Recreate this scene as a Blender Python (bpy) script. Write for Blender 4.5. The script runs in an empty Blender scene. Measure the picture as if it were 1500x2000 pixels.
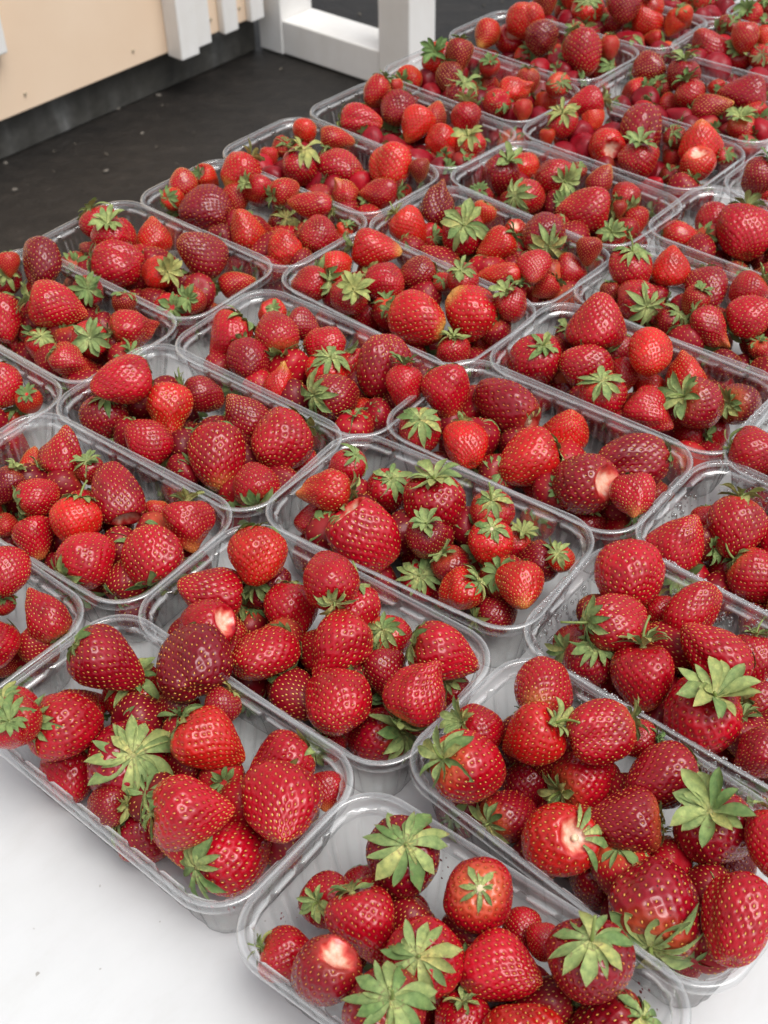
import bpy, bmesh, math, random
import numpy as np
from mathutils import Vector, Matrix, Quaternion

# ------------------------------------------------------------------ data (metres, ground at z = 0)
BERRIES = [
 (0.121, 0.3026, 0.745, 0.047, 0.95, -0.27, -0.96, 0.06, 'd', 'Gt', 3, 200, 'large dark red lobed strawberry with green stalk, lower right of second punnet, right column'),
 (0.0834, 0.2644, 0.7651, 0.0375, 1.05, -0.03, 0.03, 1.0, 'd', 'gt', 1, 172, 'large dark red round strawberry with green stalk, lower right of first punnet, right column'),
 (0.0925, 0.246, 0.7353, 0.0375, 1.1, 0.67, 0.12, 0.73, 'd', 'g', 1, 170, 'large dark red round strawberry with leaves at right, lower right of first punnet, right column'),
 (-0.1363, 0.3962, 0.7343, 0.044, 1.05, 0.33, -0.37, 0.87, 'd', 'G', 1, 165, 'large dark red round strawberry with cap facing up, left side of first punnet, third column'),
 (-0.0047, 0.2481, 0.7572, 0.0354, 1.1, 0.2, -0.12, 0.97, 'd', 'Gt', 1, 165, 'large dark red round strawberry with green stalk, lower left of first punnet, right column'),
 (0.0534, 0.2358, 0.7472, 0.0353, 1.1, 0.05, 1.0, 0.08, 'o', '0', 0, 165, 'large orange-red tapered strawberry without visible leaves, lower part of first punnet, right column'),
 (-0.0527, 0.3512, 0.7584, 0.0394, 1.1, -0.05, 0.96, -0.26, 'r', '0', 0, 160, 'large red tapered strawberry without visible leaves, lower right of first punnet, third column'),
 (0.0141, 0.2742, 0.7529, 0.0354, 1.1, -0.17, -0.38, 0.91, 'r', 'g', 1, 158, 'large red round strawberry with cap facing up, lower part of first punnet, right column'),
 (0.1551, 0.3395, 0.75, 0.0387, 1.1, -0.28, -0.13, 0.95, 'd', 'G', 1, 158, 'large dark red round strawberry with cap facing up, right side of second punnet, right column'),
 (0.0059, 0.3263, 0.7505, 0.0373, 1.1, 0.06, -0.22, 0.97, 'k', 'G', 1, 155, 'maroon round strawberry with cap facing up, upper part of first punnet, right column'),
 (-0.1029, 0.4428, 0.7586, 0.0416, 1.0, -0.21, 0.98, -0.06, 'k', '0', 3, 152, 'large maroon lobed strawberry without visible leaves, left side of second punnet, third column'),
 (0.1648, 0.4117, 0.7422, 0.0409, 1.1, 0.14, -0.08, 0.99, 'r', 'G', 1, 152, 'large red round strawberry with cap facing up, lower right of third punnet, right column'),
 (-0.0775, 0.3444, 0.7303, 0.0378, 1.2, -0.7, -0.58, 0.41, 'r', 'g', 1, 150, 'large red round strawberry with leaves at left, lower right of first punnet, third column'),
 (0.0401, 0.3039, 0.7553, 0.0344, 1.1, -0.06, -0.35, 0.93, 'r', 'sw', 1, 148, 'red round strawberry with white stem scar, centre of first punnet, right column'),
 (0.1521, 0.2863, 0.761, 0.0334, 1.2, 0.26, 0.94, 0.21, 'r', '0', 3, 148, 'large red lobed strawberry without visible leaves, lower right of second punnet, right column'),
 (-0.0935, 0.3479, 0.7626, 0.0349, 1.15, -0.99, -0.14, 0.09, 'r', 'n', 0, 143, 'large red tapered strawberry with leaves at left, lower part of first punnet, third column'),
 (0.0787, 0.3372, 0.747, 0.035, 1.1, 0.46, -0.41, 0.79, 'o', 'h', 1, 143, 'large orange-red round strawberry with half-torn leaves, centre of second punnet, right column'),
 (0.049, 0.2701, 0.7521, 0.0317, 1.15, -0.85, 0.49, -0.21, 'r', '0', 0, 142, 'red tapered strawberry without visible leaves, lower part of first punnet, right column'),
 (0.04, 0.3734, 0.757, 0.036, 1.1, -0.7, -0.19, 0.69, 'r', 'gt', 1, 142, 'large red round strawberry with green stalk, upper left of second punnet, right column'),
 (0.1398, 0.506, 0.7544, 0.0412, 0.95, 0.16, 0.98, -0.08, 'r', '0', 1, 140, 'large red round strawberry without visible leaves, upper part of third punnet, right column'),
 (0.176, 0.45, 0.7505, 0.039, 1.05, 0.84, -0.14, -0.52, 'r', 'n', 4, 140, 'large red lopsided strawberry with leaves mostly hidden, right side of third punnet, right column'),
 (-0.0125, 0.2933, 0.747, 0.0313, 1.15, -0.32, 0.72, 0.61, 'r', 'n', 0, 135, 'red tapered strawberry with leaves at top, left side of first punnet, right column'),
 (-0.1662, 0.4078, 0.7523, 0.0353, 1.15, -0.65, -0.4, 0.65, 'r', 'nt', 1, 133, 'large red round strawberry with green stalk, left side of first punnet, third column'),
 (-0.03, 0.267, 0.7553, 0.0294, 1.15, 0.37, 0.14, 0.92, 'd', 'c', 1, 133, 'dark red round strawberry with pale torn hollow, lower left of first punnet, right column'),
 (-0.0264, 0.4239, 0.747, 0.0361, 1.05, 0.06, 0.93, -0.36, 'r', '0', 1, 133, 'large red round strawberry without visible leaves, lower part of second punnet, third column'),
 (0.1328, 0.3667, 0.7555, 0.0332, 1.1, 0.95, 0.29, 0.13, 'd', 'n', 1, 132, 'dark red round strawberry with leaves at right, right side of second punnet, right column'),
 (0.1027, 0.3815, 0.733, 0.0341, 1.1, -0.85, -0.48, 0.21, 'r', 'nt', 1, 130, 'red round strawberry with green stalk, centre of second punnet, right column'),
 (0.1112, 0.3434, 0.7521, 0.0319, 1.15, 1.0, -0.07, 0.06, 'd', 'n', 0, 130, 'dark red tapered strawberry with leaves at right, centre of second punnet, right column'),
 (-0.0102, 0.5515, 0.747, 0.0403, 1.1, -0.6, 0.32, 0.73, 'r', 'h', 3, 130, 'large red lobed strawberry with half-torn leaves, left side of third punnet, third column'),
 (0.138, 0.437, 0.747, 0.0358, 1.0, -0.02, 0.64, 0.77, 'r', 'gt', 1, 130, 'large red round strawberry with green stalk, centre of third punnet, right column'),
 (-0.0896, 0.3948, 0.7536, 0.0334, 1.15, -0.85, 0.34, 0.41, 'o', 'n', 0, 128, 'orange-red tapered strawberry with leaves at left, centre of first punnet, third column'),
 (-0.0684, 0.4591, 0.747, 0.0355, 1.1, 0.71, 0.69, -0.15, 'r', 'n', 3, 126, 'large red lobed strawberry with leaves mostly hidden, left side of second punnet, third column'),
 (0.1051, 0.3859, 0.7673, 0.0318, 1.05, 0.94, 0.31, 0.11, 'r', 'n', 3, 125, 'red lobed strawberry with leaves at right, upper part of second punnet, right column'),
 (-0.0281, 0.459, 0.7518, 0.0351, 1.2, 0.64, 0.69, 0.34, 'r', '0', 0, 125, 'large red tapered strawberry, centre of second punnet, third column'),
 (0.1755, 0.32, 0.7671, 0.029, 1.1, 0.02, 0.84, 0.54, 'r', '0', 1, 124, 'red round strawberry, right side of second punnet, right column'),
 (0.0174, 0.4225, 0.7586, 0.0331, 1.15, -0.48, -0.39, -0.79, 'r', 'g', 0, 124, 'large red tapered strawberry with leaves at bottom, lower right of second punnet, third column'),
 (-0.1383, 0.5369, 0.7509, 0.0376, 0.95, 0.15, -0.66, -0.73, 'r', 'G', 3, 124, 'large red lobed strawberry with leaves at bottom, lower right of second punnet, second column'),
 (-0.0679, 0.6408, 0.7492, 0.0416, 1.0, 0.59, 0.81, 0.01, 'r', 'g', 1, 124, 'large red round strawberry with leaves mostly hidden, right side of third punnet, second column'),
 (-0.1481, 0.4458, 0.7594, 0.0337, 1.3, -0.85, 0.15, 0.5, 'd', 'n', 0, 123, 'dark red tapered strawberry with leaves at left, upper left of first punnet, third column'),
 (-0.1393, 0.4474, 0.7264, 0.0348, 1.1, 0.07, -0.09, 0.99, 'r', 'gt', 1, 123, 'red round strawberry with green stalk, upper part of first punnet, third column'),
 (0.0808, 0.422, 0.7553, 0.0326, 1.1, 0.36, 0.86, -0.37, 'r', '0', 1, 122, 'red round strawberry without visible leaves, upper part of second punnet, right column'),
 (0.0701, 0.3887, 0.7616, 0.0312, 1.15, 0.73, -0.08, 0.68, 'o', 'nt', 0, 122, 'orange-red tapered strawberry with green stalk, upper left of second punnet, right column'),
 (0.0325, 0.5782, 0.747, 0.0387, 1.1, -0.08, 0.12, 0.99, 'r', 'g', 1, 122, 'large red round strawberry with leaves at top, centre of third punnet, third column'),
 (-0.0066, 0.4227, 0.719, 0.0337, 1.1, 0.76, -0.29, 0.58, 'd', 'G', 1, 121, 'dark red round strawberry with cap facing up, lower right of second punnet, third column'),
 (0.1241, 0.5973, 0.747, 0.039, 1.1, 0.72, -0.53, 0.44, 'd', 'c', 1, 121, 'large dark red round strawberry with pale torn hollow, lower part of fourth punnet, third column'),
 (-0.1015, 0.5051, 0.7503, 0.0352, 1.1, 0.82, 0.08, -0.57, 'r', 'n', 0, 119, 'red tapered strawberry with leaves at right, upper left of second punnet, third column'),
 (0.0324, 0.4513, 0.7533, 0.0332, 1.2, -0.93, 0.18, 0.33, 'r', 'n', 0, 119, 'red tapered strawberry with leaves at left, right side of second punnet, third column'),
 (0.0826, 0.6785, 0.747, 0.0416, 1.2, 0.77, -0.63, -0.13, 'd', 'h', 3, 119, 'large dark red lobed strawberry with half-torn leaves, upper part of fourth punnet, third column'),
 (-0.0557, 0.3857, 0.7477, 0.0307, 1.1, 0.9, 0.42, 0.11, 'r', 'n', 0, 118, 'red tapered strawberry with leaves at right, right side of first punnet, third column'),
 (-0.0737, 0.5203, 0.7627, 0.0351, 1.0, -0.01, 0.86, 0.51, 'o', 'n', 1, 118, 'orange-red round strawberry with leaves at top, upper left of second punnet, third column'),
 (-0.1083, 0.6292, 0.747, 0.0394, 1.15, -0.19, 0.88, 0.44, 'r', 'n', 1, 118, 'large red round strawberry with leaves mostly hidden, lower part of third punnet, second column'),
 (0.2131, 0.5533, 0.747, 0.0365, 1.05, 0.23, 0.75, 0.63, 'r', 'gw', 1, 117, 'large red round strawberry with white stem scar, upper right of fourth punnet, right column'),
 (0.154, 0.7535, 0.7647, 0.0426, 1.0, -0.0, -0.48, -0.88, 'r', 'g', 0, 116, 'large red tapered strawberry with leaves at bottom, upper part of fifth punnet, third column'),
 (-0.1709, 0.4049, 0.7152, 0.0315, 1.1, -0.25, 0.96, 0.14, 'r', '0', 1, 115, 'red round strawberry without visible leaves, left side of first punnet, third column'),
 (0.0928, 0.6226, 0.747, 0.0382, 1.1, 0.95, 0.26, 0.2, 'o', 'n', 4, 115, 'large orange-red lopsided strawberry with leaves at right, centre of fourth punnet, third column'),
 (0.1765, 0.5443, 0.7479, 0.0355, 1.1, -0.36, -0.16, -0.92, 'r', 's', 0, 115, 'large red tapered strawberry with leaves mostly hidden, upper left of fourth punnet, right column'),
 (0.0027, 0.7228, 0.75, 0.0417, 1.1, -0.18, -0.26, -0.95, 'd', 'g', 3, 115, 'large dark red lobed strawberry with leaves at bottom, right side of fourth punnet, second column'),
 (0.03, 0.2519, 0.7374, 0.0251, 1.1, -0.02, 0.42, 0.91, 'r', 'n', 1, 113, 'red round strawberry with cap facing up, lower part of first punnet, right column'),
 (0.027, 0.2742, 0.7256, 0.0263, 1.1, 0.03, 0.96, 0.29, 'r', '0', 1, 113, 'red round strawberry, lower part of first punnet, right column'),
 (0.1269, 0.4656, 0.7604, 0.0318, 1.15, -0.97, -0.16, 0.2, 'r', 'gt', 3, 113, 'red lobed strawberry with green stalk, upper part of third punnet, right column'),
 (-0.1767, 0.539, 0.747, 0.0345, 1.05, -0.67, -0.73, -0.14, 'r', 'g', 1, 113, 'large red round strawberry with leaves at left, lower part of second punnet, second column'),
 (-0.1256, 0.3651, 0.7142, 0.0291, 1.1, -0.73, 0.14, 0.67, 'd', 'n', 1, 111, 'dark red round strawberry with leaves at left, lower part of first punnet, third column'),
 (-0.0279, 0.3168, 0.733, 0.027, 1.1, -0.45, -0.52, 0.72, 'r', 'nt', 1, 111, 'red round strawberry with green stalk, left side of first punnet, right column'),
 (-0.0306, 0.4908, 0.7735, 0.0316, 1.1, 0.15, -0.99, -0.08, 'r', 'n', 1, 111, 'red round strawberry with cap facing up, upper part of second punnet, third column'),
 (0.0613, 0.366, 0.727, 0.0285, 1.1, -0.78, -0.53, 0.33, 'd', 'g', 1, 110, 'dark red round strawberry with cap facing up, left side of second punnet, right column'),
 (0.0994, 0.3321, 0.719, 0.0276, 1.1, -0.06, 0.48, 0.87, 'd', 'n', 1, 110, 'dark red round strawberry with leaves at top, lower part of second punnet, right column'),
 (0.2992, 0.9059, 0.747, 0.0459, 1.0, 0.15, 0.84, 0.51, 'r', '0', 3, 110, 'large red lobed strawberry without visible leaves, right side of seventh punnet, third column'),
 (-0.0552, 0.4979, 0.7398, 0.0323, 1.05, 0.02, 0.73, 0.69, 'r', 's', 1, 109, 'red round strawberry with leaves at top, centre of second punnet, third column'),
 (-0.0192, 0.4901, 0.745, 0.0319, 1.1, 0.19, 0.59, 0.78, 'r', 'nt', 1, 109, 'red round strawberry with green stalk, centre of second punnet, third column'),
 (-0.0456, 0.2884, 0.733, 0.0253, 1.2, -0.95, 0.17, 0.27, 'r', 'nt', 0, 108, 'red tapered strawberry with green stalk, lower left of first punnet, right column'),
 (0.1613, 0.6174, 0.747, 0.0353, 1.3, 0.97, 0.14, 0.19, 'd', 'n', 3, 107, 'large dark red lobed strawberry with leaves at right, right side of fourth punnet, third column'),
 (0.0669, 0.7958, 0.7484, 0.0411, 1.0, 0.75, -0.25, -0.61, 'y', 'g', 1, 107, 'large yellow-tipped round strawberry with leaves at right, right side of fifth punnet, second column'),
 (-0.0685, 0.5249, 0.7313, 0.0322, 1.15, -0.44, -0.48, 0.76, 'k', 'g', 0, 105, 'maroon tapered strawberry with cap facing up, upper part of second punnet, third column'),
 (-0.1016, 0.4752, 0.7528, 0.03, 1.2, 0.76, -0.24, 0.6, 'r', 'c', 1, 105, 'red round strawberry with pale torn hollow, left side of second punnet, third column'),
 (0.2228, 0.5241, 0.733, 0.0321, 1.1, -0.74, 0.56, 0.37, 'r', 'nt', 1, 105, 'red round strawberry with green stalk, right side of fourth punnet, right column'),
 (0.0287, 0.7865, 0.747, 0.0398, 1.1, -0.87, 0.49, 0.08, 'y', 'n', 3, 104, 'large yellow-tipped lobed strawberry with leaves at left, lower part of fifth punnet, second column'),
 (-0.1905, 0.5702, 0.747, 0.0329, 0.95, 0.17, 0.76, 0.63, 'o', 'nt', 1, 104, 'orange-red round strawberry with green stalk, left side of second punnet, second column'),
 (-0.1195, 0.5641, 0.7465, 0.0328, 1.05, -0.13, 0.91, 0.39, 'r', 'nt', 0, 104, 'red tapered strawberry with green stalk, right side of second punnet, second column'),
 (-0.2187, 0.4714, 0.747, 0.0298, 1.1, -0.53, -0.65, 0.54, 'r', 'G', 1, 104, 'large red round strawberry with cap facing up, lower left of first punnet, second column'),
 (0.1733, 0.4835, 0.7507, 0.0297, 1.2, -0.59, -0.32, -0.74, 'r', 'n', 3, 103, 'red lobed strawberry with leaves at bottom, upper right of third punnet, right column'),
 (0.1873, 0.3842, 0.747, 0.0267, 1.1, 0.78, 0.14, 0.61, 'd', 'n', 0, 103, 'dark red tapered strawberry with leaves at right, lower right of third punnet, right column'),
 (0.2402, 0.6151, 0.7546, 0.0337, 1.1, -0.94, 0.34, -0.03, 'r', 'n', 0, 103, 'large red tapered strawberry with leaves at left, upper right of fifth punnet, right column'),
 (-0.1441, 0.6794, 0.7467, 0.0359, 1.1, -0.13, 0.87, 0.47, 'o', '0', 0, 103, 'large orange-red tapered strawberry without visible leaves, centre of third punnet, second column'),
 (0.0453, 0.6818, 0.7554, 0.0354, 1.1, -0.14, 0.73, 0.67, 'r', 'n', 0, 102, 'red tapered strawberry with leaves at top, upper left of fourth punnet, third column'),
 (0.1089, 0.733, 0.7446, 0.0373, 1.1, 0.28, -0.26, 0.93, 'r', 'nt', 1, 102, 'large red round strawberry with green stalk, left side of fifth punnet, third column'),
 (-0.1773, 0.6881, 0.7681, 0.0351, 1.2, 0.88, 0.45, -0.14, 'r', 'n', 0, 102, 'red tapered strawberry with leaves at right, upper left of third punnet, second column'),
 (0.0479, 0.4021, 0.7503, 0.0267, 1.1, -0.7, -0.2, 0.68, 'r', 'g', 1, 101, 'red round strawberry with cap facing up, upper left of second punnet, right column'),
 (0.1111, 0.4556, 0.7376, 0.0287, 1.1, 0.15, -0.08, 0.99, 'd', 'g', 1, 101, 'dark red round strawberry with cap facing up, left side of third punnet, right column'),
 (0.1431, 0.7223, 0.747, 0.0365, 1.05, 0.95, 0.12, -0.3, 'r', 's', 1, 101, 'large red round strawberry with leaves mostly hidden, left side of fifth punnet, third column'),
 (0.2161, 0.6752, 0.7475, 0.0351, 1.1, -0.72, -0.28, 0.63, 'd', 'Gt', 1, 101, 'large dark red round strawberry with green stalk, lower right of fifth punnet, third column'),
 (-0.1838, 0.3961, 0.7716, 0.0254, 1.1, -0.13, -0.43, 0.89, 'r', 'g', 1, 99, 'red round strawberry with cap facing up, left side of first punnet, third column'),
 (0.006, 0.314, 0.719, 0.0243, 1.1, 0.0, 0.18, 0.98, 'd', 'n', 1, 99, 'dark red round strawberry with cap facing up, centre of first punnet, right column'),
 (0.0762, 0.2637, 0.718, 0.0228, 1.1, 0.02, 0.9, 0.44, 'k', '0', 1, 99, 'maroon round strawberry, lower right of first punnet, right column'),
 (0.0724, 0.3887, 0.7174, 0.0266, 1.1, 0.02, 0.81, 0.58, 'd', '0', 1, 99, 'small dark red round strawberry, left side of second punnet, right column'),
 (0.1671, 0.3358, 0.7221, 0.0249, 1.1, 0.02, 0.85, 0.53, 'k', '0', 1, 99, 'small maroon round strawberry, right side of second punnet, right column'),
 (-0.0377, 0.5824, 0.7578, 0.0313, 1.1, 0.99, 0.15, -0.04, 'o', 'n', 0, 99, 'large orange-red tapered strawberry with leaves at right, upper left of third punnet, third column'),
 (-0.1692, 0.597, 0.747, 0.032, 1.3, 0.38, -0.85, -0.37, 'd', 'c', 3, 99, 'dark red lobed strawberry with pale torn hollow, centre of second punnet, second column'),
 (-0.1918, 0.6856, 0.7379, 0.0349, 0.95, 0.13, 0.15, 0.98, 'd', 'n', 1, 99, 'dark red round strawberry with leaves at top, left side of third punnet, second column'),
 (-0.1925, 0.4185, 0.752, 0.026, 1.1, -0.37, -0.23, 0.9, 'r', 'g', 1, 97, 'red round strawberry with cap facing up, upper left of first punnet, third column'),
 (0.2414, 1.0815, 0.7507, 0.0452, 1.2, 0.11, 0.81, 0.57, 'd', '0', 3, 96, 'large dark red lobed strawberry without visible leaves, centre of eighth punnet, second column'),
 (-0.1448, 0.9628, 0.747, 0.0418, 1.05, -0.87, 0.49, 0.09, 'k', '0', 3, 96, 'large maroon lobed strawberry without visible leaves, left side of fourth punnet, left column'),
 (-0.2098, 0.6374, 0.7484, 0.0323, 1.15, -0.23, -0.52, -0.83, 'r', '0', 0, 96, 'red tapered strawberry, upper left of second punnet, second column'),
 (-0.0314, 0.6955, 0.747, 0.034, 1.1, -0.8, -0.47, 0.37, 'd', 'G', 1, 96, 'large dark red round strawberry with leaves at left, lower part of fourth punnet, second column'),
 (0.1221, 0.6555, 0.746, 0.0327, 1.05, -0.05, 0.05, -1.0, 'o', '0', 0, 96, 'orange-red tapered strawberry without visible leaves, centre of fourth punnet, third column'),
 (-0.0004, 0.4523, 0.7361, 0.0268, 1.1, -0.32, 0.82, 0.47, 'd', 'nt', 0, 95, 'dark red tapered strawberry with green stalk, right side of second punnet, third column'),
 (0.0791, 0.5066, 0.747, 0.0281, 1.15, -0.05, 1.0, 0.06, 'o', '0', 0, 95, 'large orange-red tapered strawberry without visible leaves, lower right of third punnet, third column'),
 (0.1524, 0.6899, 0.7454, 0.0334, 1.1, -0.18, -0.29, 0.94, 'r', 'g', 1, 95, 'red round strawberry with cap facing up, centre of fifth punnet, third column'),
 (0.2028, 0.4568, 0.7357, 0.027, 1.1, 0.19, 0.71, 0.68, 'r', 'nt', 1, 95, 'red round strawberry with green stalk, right side of third punnet, right column'),
 (0.1871, 0.7155, 0.7617, 0.0333, 1.1, 0.17, 0.98, 0.09, 'o', '0', 1, 94, 'orange-red round strawberry without visible leaves, upper part of fifth punnet, third column'),
 (-0.0891, 0.3929, 0.719, 0.0252, 1.1, 0.89, 0.25, -0.39, 'k', '0', 1, 94, 'lower maroon round strawberry without visible leaves, centre of first punnet, third column'),
 (-0.0554, 0.4562, 0.719, 0.027, 1.1, -0.01, -0.18, 0.98, 'd', 'n', 1, 94, 'small dark red round strawberry with cap facing up, lower part of second punnet, third column'),
 (0.0699, 0.9118, 0.7465, 0.0392, 1.0, -0.05, -0.62, 0.78, 'r', 'G', 1, 93, 'large red round strawberry with cap facing up, centre of sixth punnet, second column'),
 (-0.2079, 0.8704, 0.7504, 0.0379, 1.1, -0.98, 0.08, 0.18, 'r', 'n', 3, 93, 'large red lobed strawberry with leaves at left, left side of third punnet, left column'),
 (-0.2397, 0.8007, 0.7566, 0.0358, 1.25, -0.95, 0.02, 0.31, 'r', 'g', 0, 93, 'large red tapered strawberry with leaves at left, left side of second punnet, left column'),
 (-0.2192, 0.5187, 0.7553, 0.0279, 1.05, -0.13, 0.95, 0.28, 'r', '0', 1, 93, 'red round strawberry without visible leaves, upper left of first punnet, second column'),
 (-0.081, 0.6033, 0.747, 0.0304, 0.95, 0.11, -0.94, -0.33, 'r', 'g', 1, 93, 'red round strawberry with leaves at bottom, lower right of third punnet, second column'),
 (-0.1556, 0.6485, 0.7489, 0.0316, 1.05, 0.63, -0.02, -0.77, 'r', '0', 1, 93, 'red round strawberry without visible leaves, left side of third punnet, second column'),
 (-0.0751, 0.7602, 0.7562, 0.0346, 1.0, 0.17, -0.88, -0.44, 'r', 'G', 1, 93, 'large red round strawberry with leaves at bottom, upper part of fourth punnet, second column'),
 (0.025, 0.6548, 0.745, 0.0317, 1.1, -0.02, -0.37, 0.93, 'r', 'g', 1, 93, 'red round strawberry with cap facing up, left side of fourth punnet, third column'),
 (0.1529, 0.5733, 0.7553, 0.0291, 1.1, 0.03, 1.0, 0.05, 'r', '0', 0, 93, 'red tapered strawberry without visible leaves, lower right of fourth punnet, third column'),
 (0.2035, 0.4302, 0.733, 0.0257, 1.1, -0.92, -0.24, 0.32, 'd', 'g', 1, 93, 'dark red round strawberry with cap facing up, right side of third punnet, right column'),
 (0.2424, 0.55, 0.733, 0.0291, 1.1, 0.02, 0.69, 0.72, 'r', '0', 1, 93, 'red round strawberry, right side of fourth punnet, right column'),
 (0.2611, 0.617, 0.7308, 0.031, 1.1, 0.19, -0.24, 0.95, 'r', 'g', 1, 93, 'small red round strawberry with cap facing up, right side of fifth punnet, right column'),
 (0.0018, 0.6045, 0.733, 0.0299, 1.3, 0.15, -0.2, 0.97, 'r', 'g', 0, 91, 'red tapered strawberry with cap facing up, upper part of third punnet, third column'),
 (0.0633, 0.5412, 0.7497, 0.0277, 1.1, -0.01, -0.2, 0.98, 'o', 'nw', 1, 91, 'orange-red round strawberry with white stem scar, right side of third punnet, third column'),
 (0.0119, 1.0166, 0.7544, 0.0407, 0.95, 0.02, 0.84, 0.55, 'o', '0', 3, 91, 'large orange-red lobed strawberry without visible leaves, right side of fifth punnet, left column'),
 (-0.1933, 0.4906, 0.7509, 0.0263, 1.3, 0.47, -0.55, -0.7, 'r', 'g', 0, 91, 'small red tapered strawberry with leaves at bottom, centre of first punnet, second column'),
 (-0.0384, 0.7282, 0.7433, 0.033, 0.9, 0.17, -0.16, 0.97, 'o', 'g', 1, 91, 'orange-red round strawberry with cap facing up, centre of fourth punnet, second column'),
 (0.0761, 0.6385, 0.7194, 0.031, 1.1, -0.9, -0.24, 0.37, 'r', 'g', 1, 90, 'red round strawberry with leaves at left, lower left of fourth punnet, third column'),
 (0.1107, 0.4796, 0.7272, 0.0265, 1.1, -0.64, -0.64, 0.43, 'd', 'g', 1, 90, 'small dark red round strawberry with cap facing up, left side of third punnet, right column'),
 (0.2109, 0.5506, 0.7157, 0.0287, 1.1, 0.32, -0.11, 0.94, 'd', 'g', 1, 90, 'small dark red round strawberry with leaves at top, right side of fourth punnet, right column'),
 (0.0667, 0.5683, 0.7486, 0.0279, 1.1, -0.11, -0.22, 0.97, 'r', 'gt', 1, 89, 'red round strawberry with green stalk, right side of third punnet, third column'),
 (-0.119, 0.4104, 0.7117, 0.0244, 1.1, 0.87, 0.28, -0.41, 'k', '0', 1, 88, 'upper maroon round strawberry without visible leaves, centre of first punnet, third column'),
 (-0.0209, 0.2974, 0.719, 0.0212, 1.1, 0.02, 0.88, 0.48, 'k', '0', 1, 88, 'small maroon round strawberry, lower left of first punnet, right column'),
 (0.134, 0.3434, 0.719, 0.0224, 1.1, 0.02, 0.84, 0.53, 'r', '0', 1, 88, 'small red round strawberry, right side of second punnet, right column'),
 (0.2736, 0.7751, 0.7518, 0.0331, 1.05, -0.85, 0.18, -0.5, 'r', 'g', 1, 88, 'large red round strawberry with leaves at left, right side of sixth punnet, third column'),
 (0.1323, 0.8941, 0.7553, 0.0362, 1.0, 0.21, -0.97, -0.09, 'd', 'G', 1, 88, 'large dark red round strawberry with cap facing up, right side of sixth punnet, second column'),
 (0.1716, 0.9497, 0.747, 0.0379, 1.2, 1.0, 0.01, -0.03, 'r', 'n', 0, 88, 'large red tapered strawberry with leaves at right, lower part of seventh punnet, second column'),
 (-0.1407, 0.8726, 0.7583, 0.0355, 1.25, 0.65, 0.07, -0.75, 'd', '0', 4, 88, 'large dark red lopsided strawberry without visible leaves, right side of third punnet, left column'),
 (-0.1134, 0.7662, 0.7483, 0.0329, 1.15, 0.62, 0.62, 0.47, 'r', 'G', 0, 88, 'red tapered strawberry with leaves at top, upper left of fourth punnet, second column'),
 (0.042, 0.512, 0.7383, 0.026, 1.15, 0.8, 0.06, 0.59, 'o', 'g', 0, 87, 'orange-red tapered strawberry with leaves at right, lower part of third punnet, third column'),
 (0.0892, 0.5388, 0.7342, 0.0268, 1.15, 0.88, -0.04, 0.48, 'k', 'g', 0, 87, 'maroon tapered strawberry with leaves at right, lower right of third punnet, third column'),
 (0.1821, 0.669, 0.747, 0.0299, 1.25, -0.62, 0.76, 0.19, 'r', '0', 0, 87, 'red tapered strawberry without visible leaves, lower part of fifth punnet, third column'),
 (0.1934, 0.8375, 0.7544, 0.0342, 1.0, 0.01, 0.1, 0.99, 'r', 'gt', 1, 87, 'large red round strawberry with green stalk, upper left of sixth punnet, third column'),
 (-0.0941, 0.7368, 0.747, 0.0317, 1.0, -0.18, 0.95, 0.26, 'd', '0', 1, 87, 'dark red round strawberry without visible leaves, left side of fourth punnet, second column'),
 (0.0245, 0.563, 0.7135, 0.0277, 1.1, -0.16, 0.41, 0.9, 'd', 'g', 1, 86, 'leftmost dark red round strawberry with leaves at top, lower part of third punnet, third column'),
 (0.2916, 1.0521, 0.7566, 0.0393, 1.0, 0.07, -0.11, -0.99, 'o', '0', 0, 85, 'large orange-red tapered strawberry without visible leaves, right side of eighth punnet, second column'),
 (0.212, 1.2549, 0.7552, 0.0444, 1.0, -0.06, 0.8, 0.6, 'r', 'g', 4, 85, 'large red lopsided strawberry with leaves mostly hidden, right side of eighth punnet, left column'),
 (-0.1081, 0.9256, 0.747, 0.0361, 1.05, 0.13, -0.31, -0.94, 'o', '0', 4, 85, 'large orange-red lopsided strawberry, lower part of fourth punnet, left column'),
 (-0.1821, 0.783, 0.747, 0.0324, 1.2, -0.89, -0.45, 0.12, 'r', 'nt', 0, 85, 'large red tapered strawberry with green stalk, right side of second punnet, left column'),
 (-0.0947, 0.6782, 0.7441, 0.0297, 1.25, 0.6, -0.28, -0.75, 'd', '0', 0, 85, 'dark red tapered strawberry, right side of third punnet, second column'),
 (0.0547, 0.639, 0.747, 0.0284, 1.2, -0.1, 0.93, 0.34, 'o', '0', 3, 84, 'orange-red lobed strawberry without visible leaves, left side of fourth punnet, third column'),
 (0.2489, 0.6873, 0.7383, 0.0299, 1.2, -0.73, -0.5, 0.47, 'k', 'g', 0, 84, 'maroon tapered strawberry with cap facing up, lower right of fifth punnet, third column'),
 (0.1374, 0.2921, 0.719, 0.02, 1.1, 0.02, 0.88, 0.47, 'd', '0', 1, 84, 'small dark red round strawberry, lower right of second punnet, right column'),
 (0.0029, 0.4765, 0.7398, 0.0242, 1.1, -0.4, -0.3, 0.87, 'r', 'g', 1, 84, 'small red round strawberry with cap facing up, right side of second punnet, third column'),
 (0.0217, 0.5382, 0.72, 0.0262, 1.1, -0.08, -0.42, 0.91, 'r', 'G', 1, 84, 'red round strawberry with cap facing up, lower part of third punnet, third column'),
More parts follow.
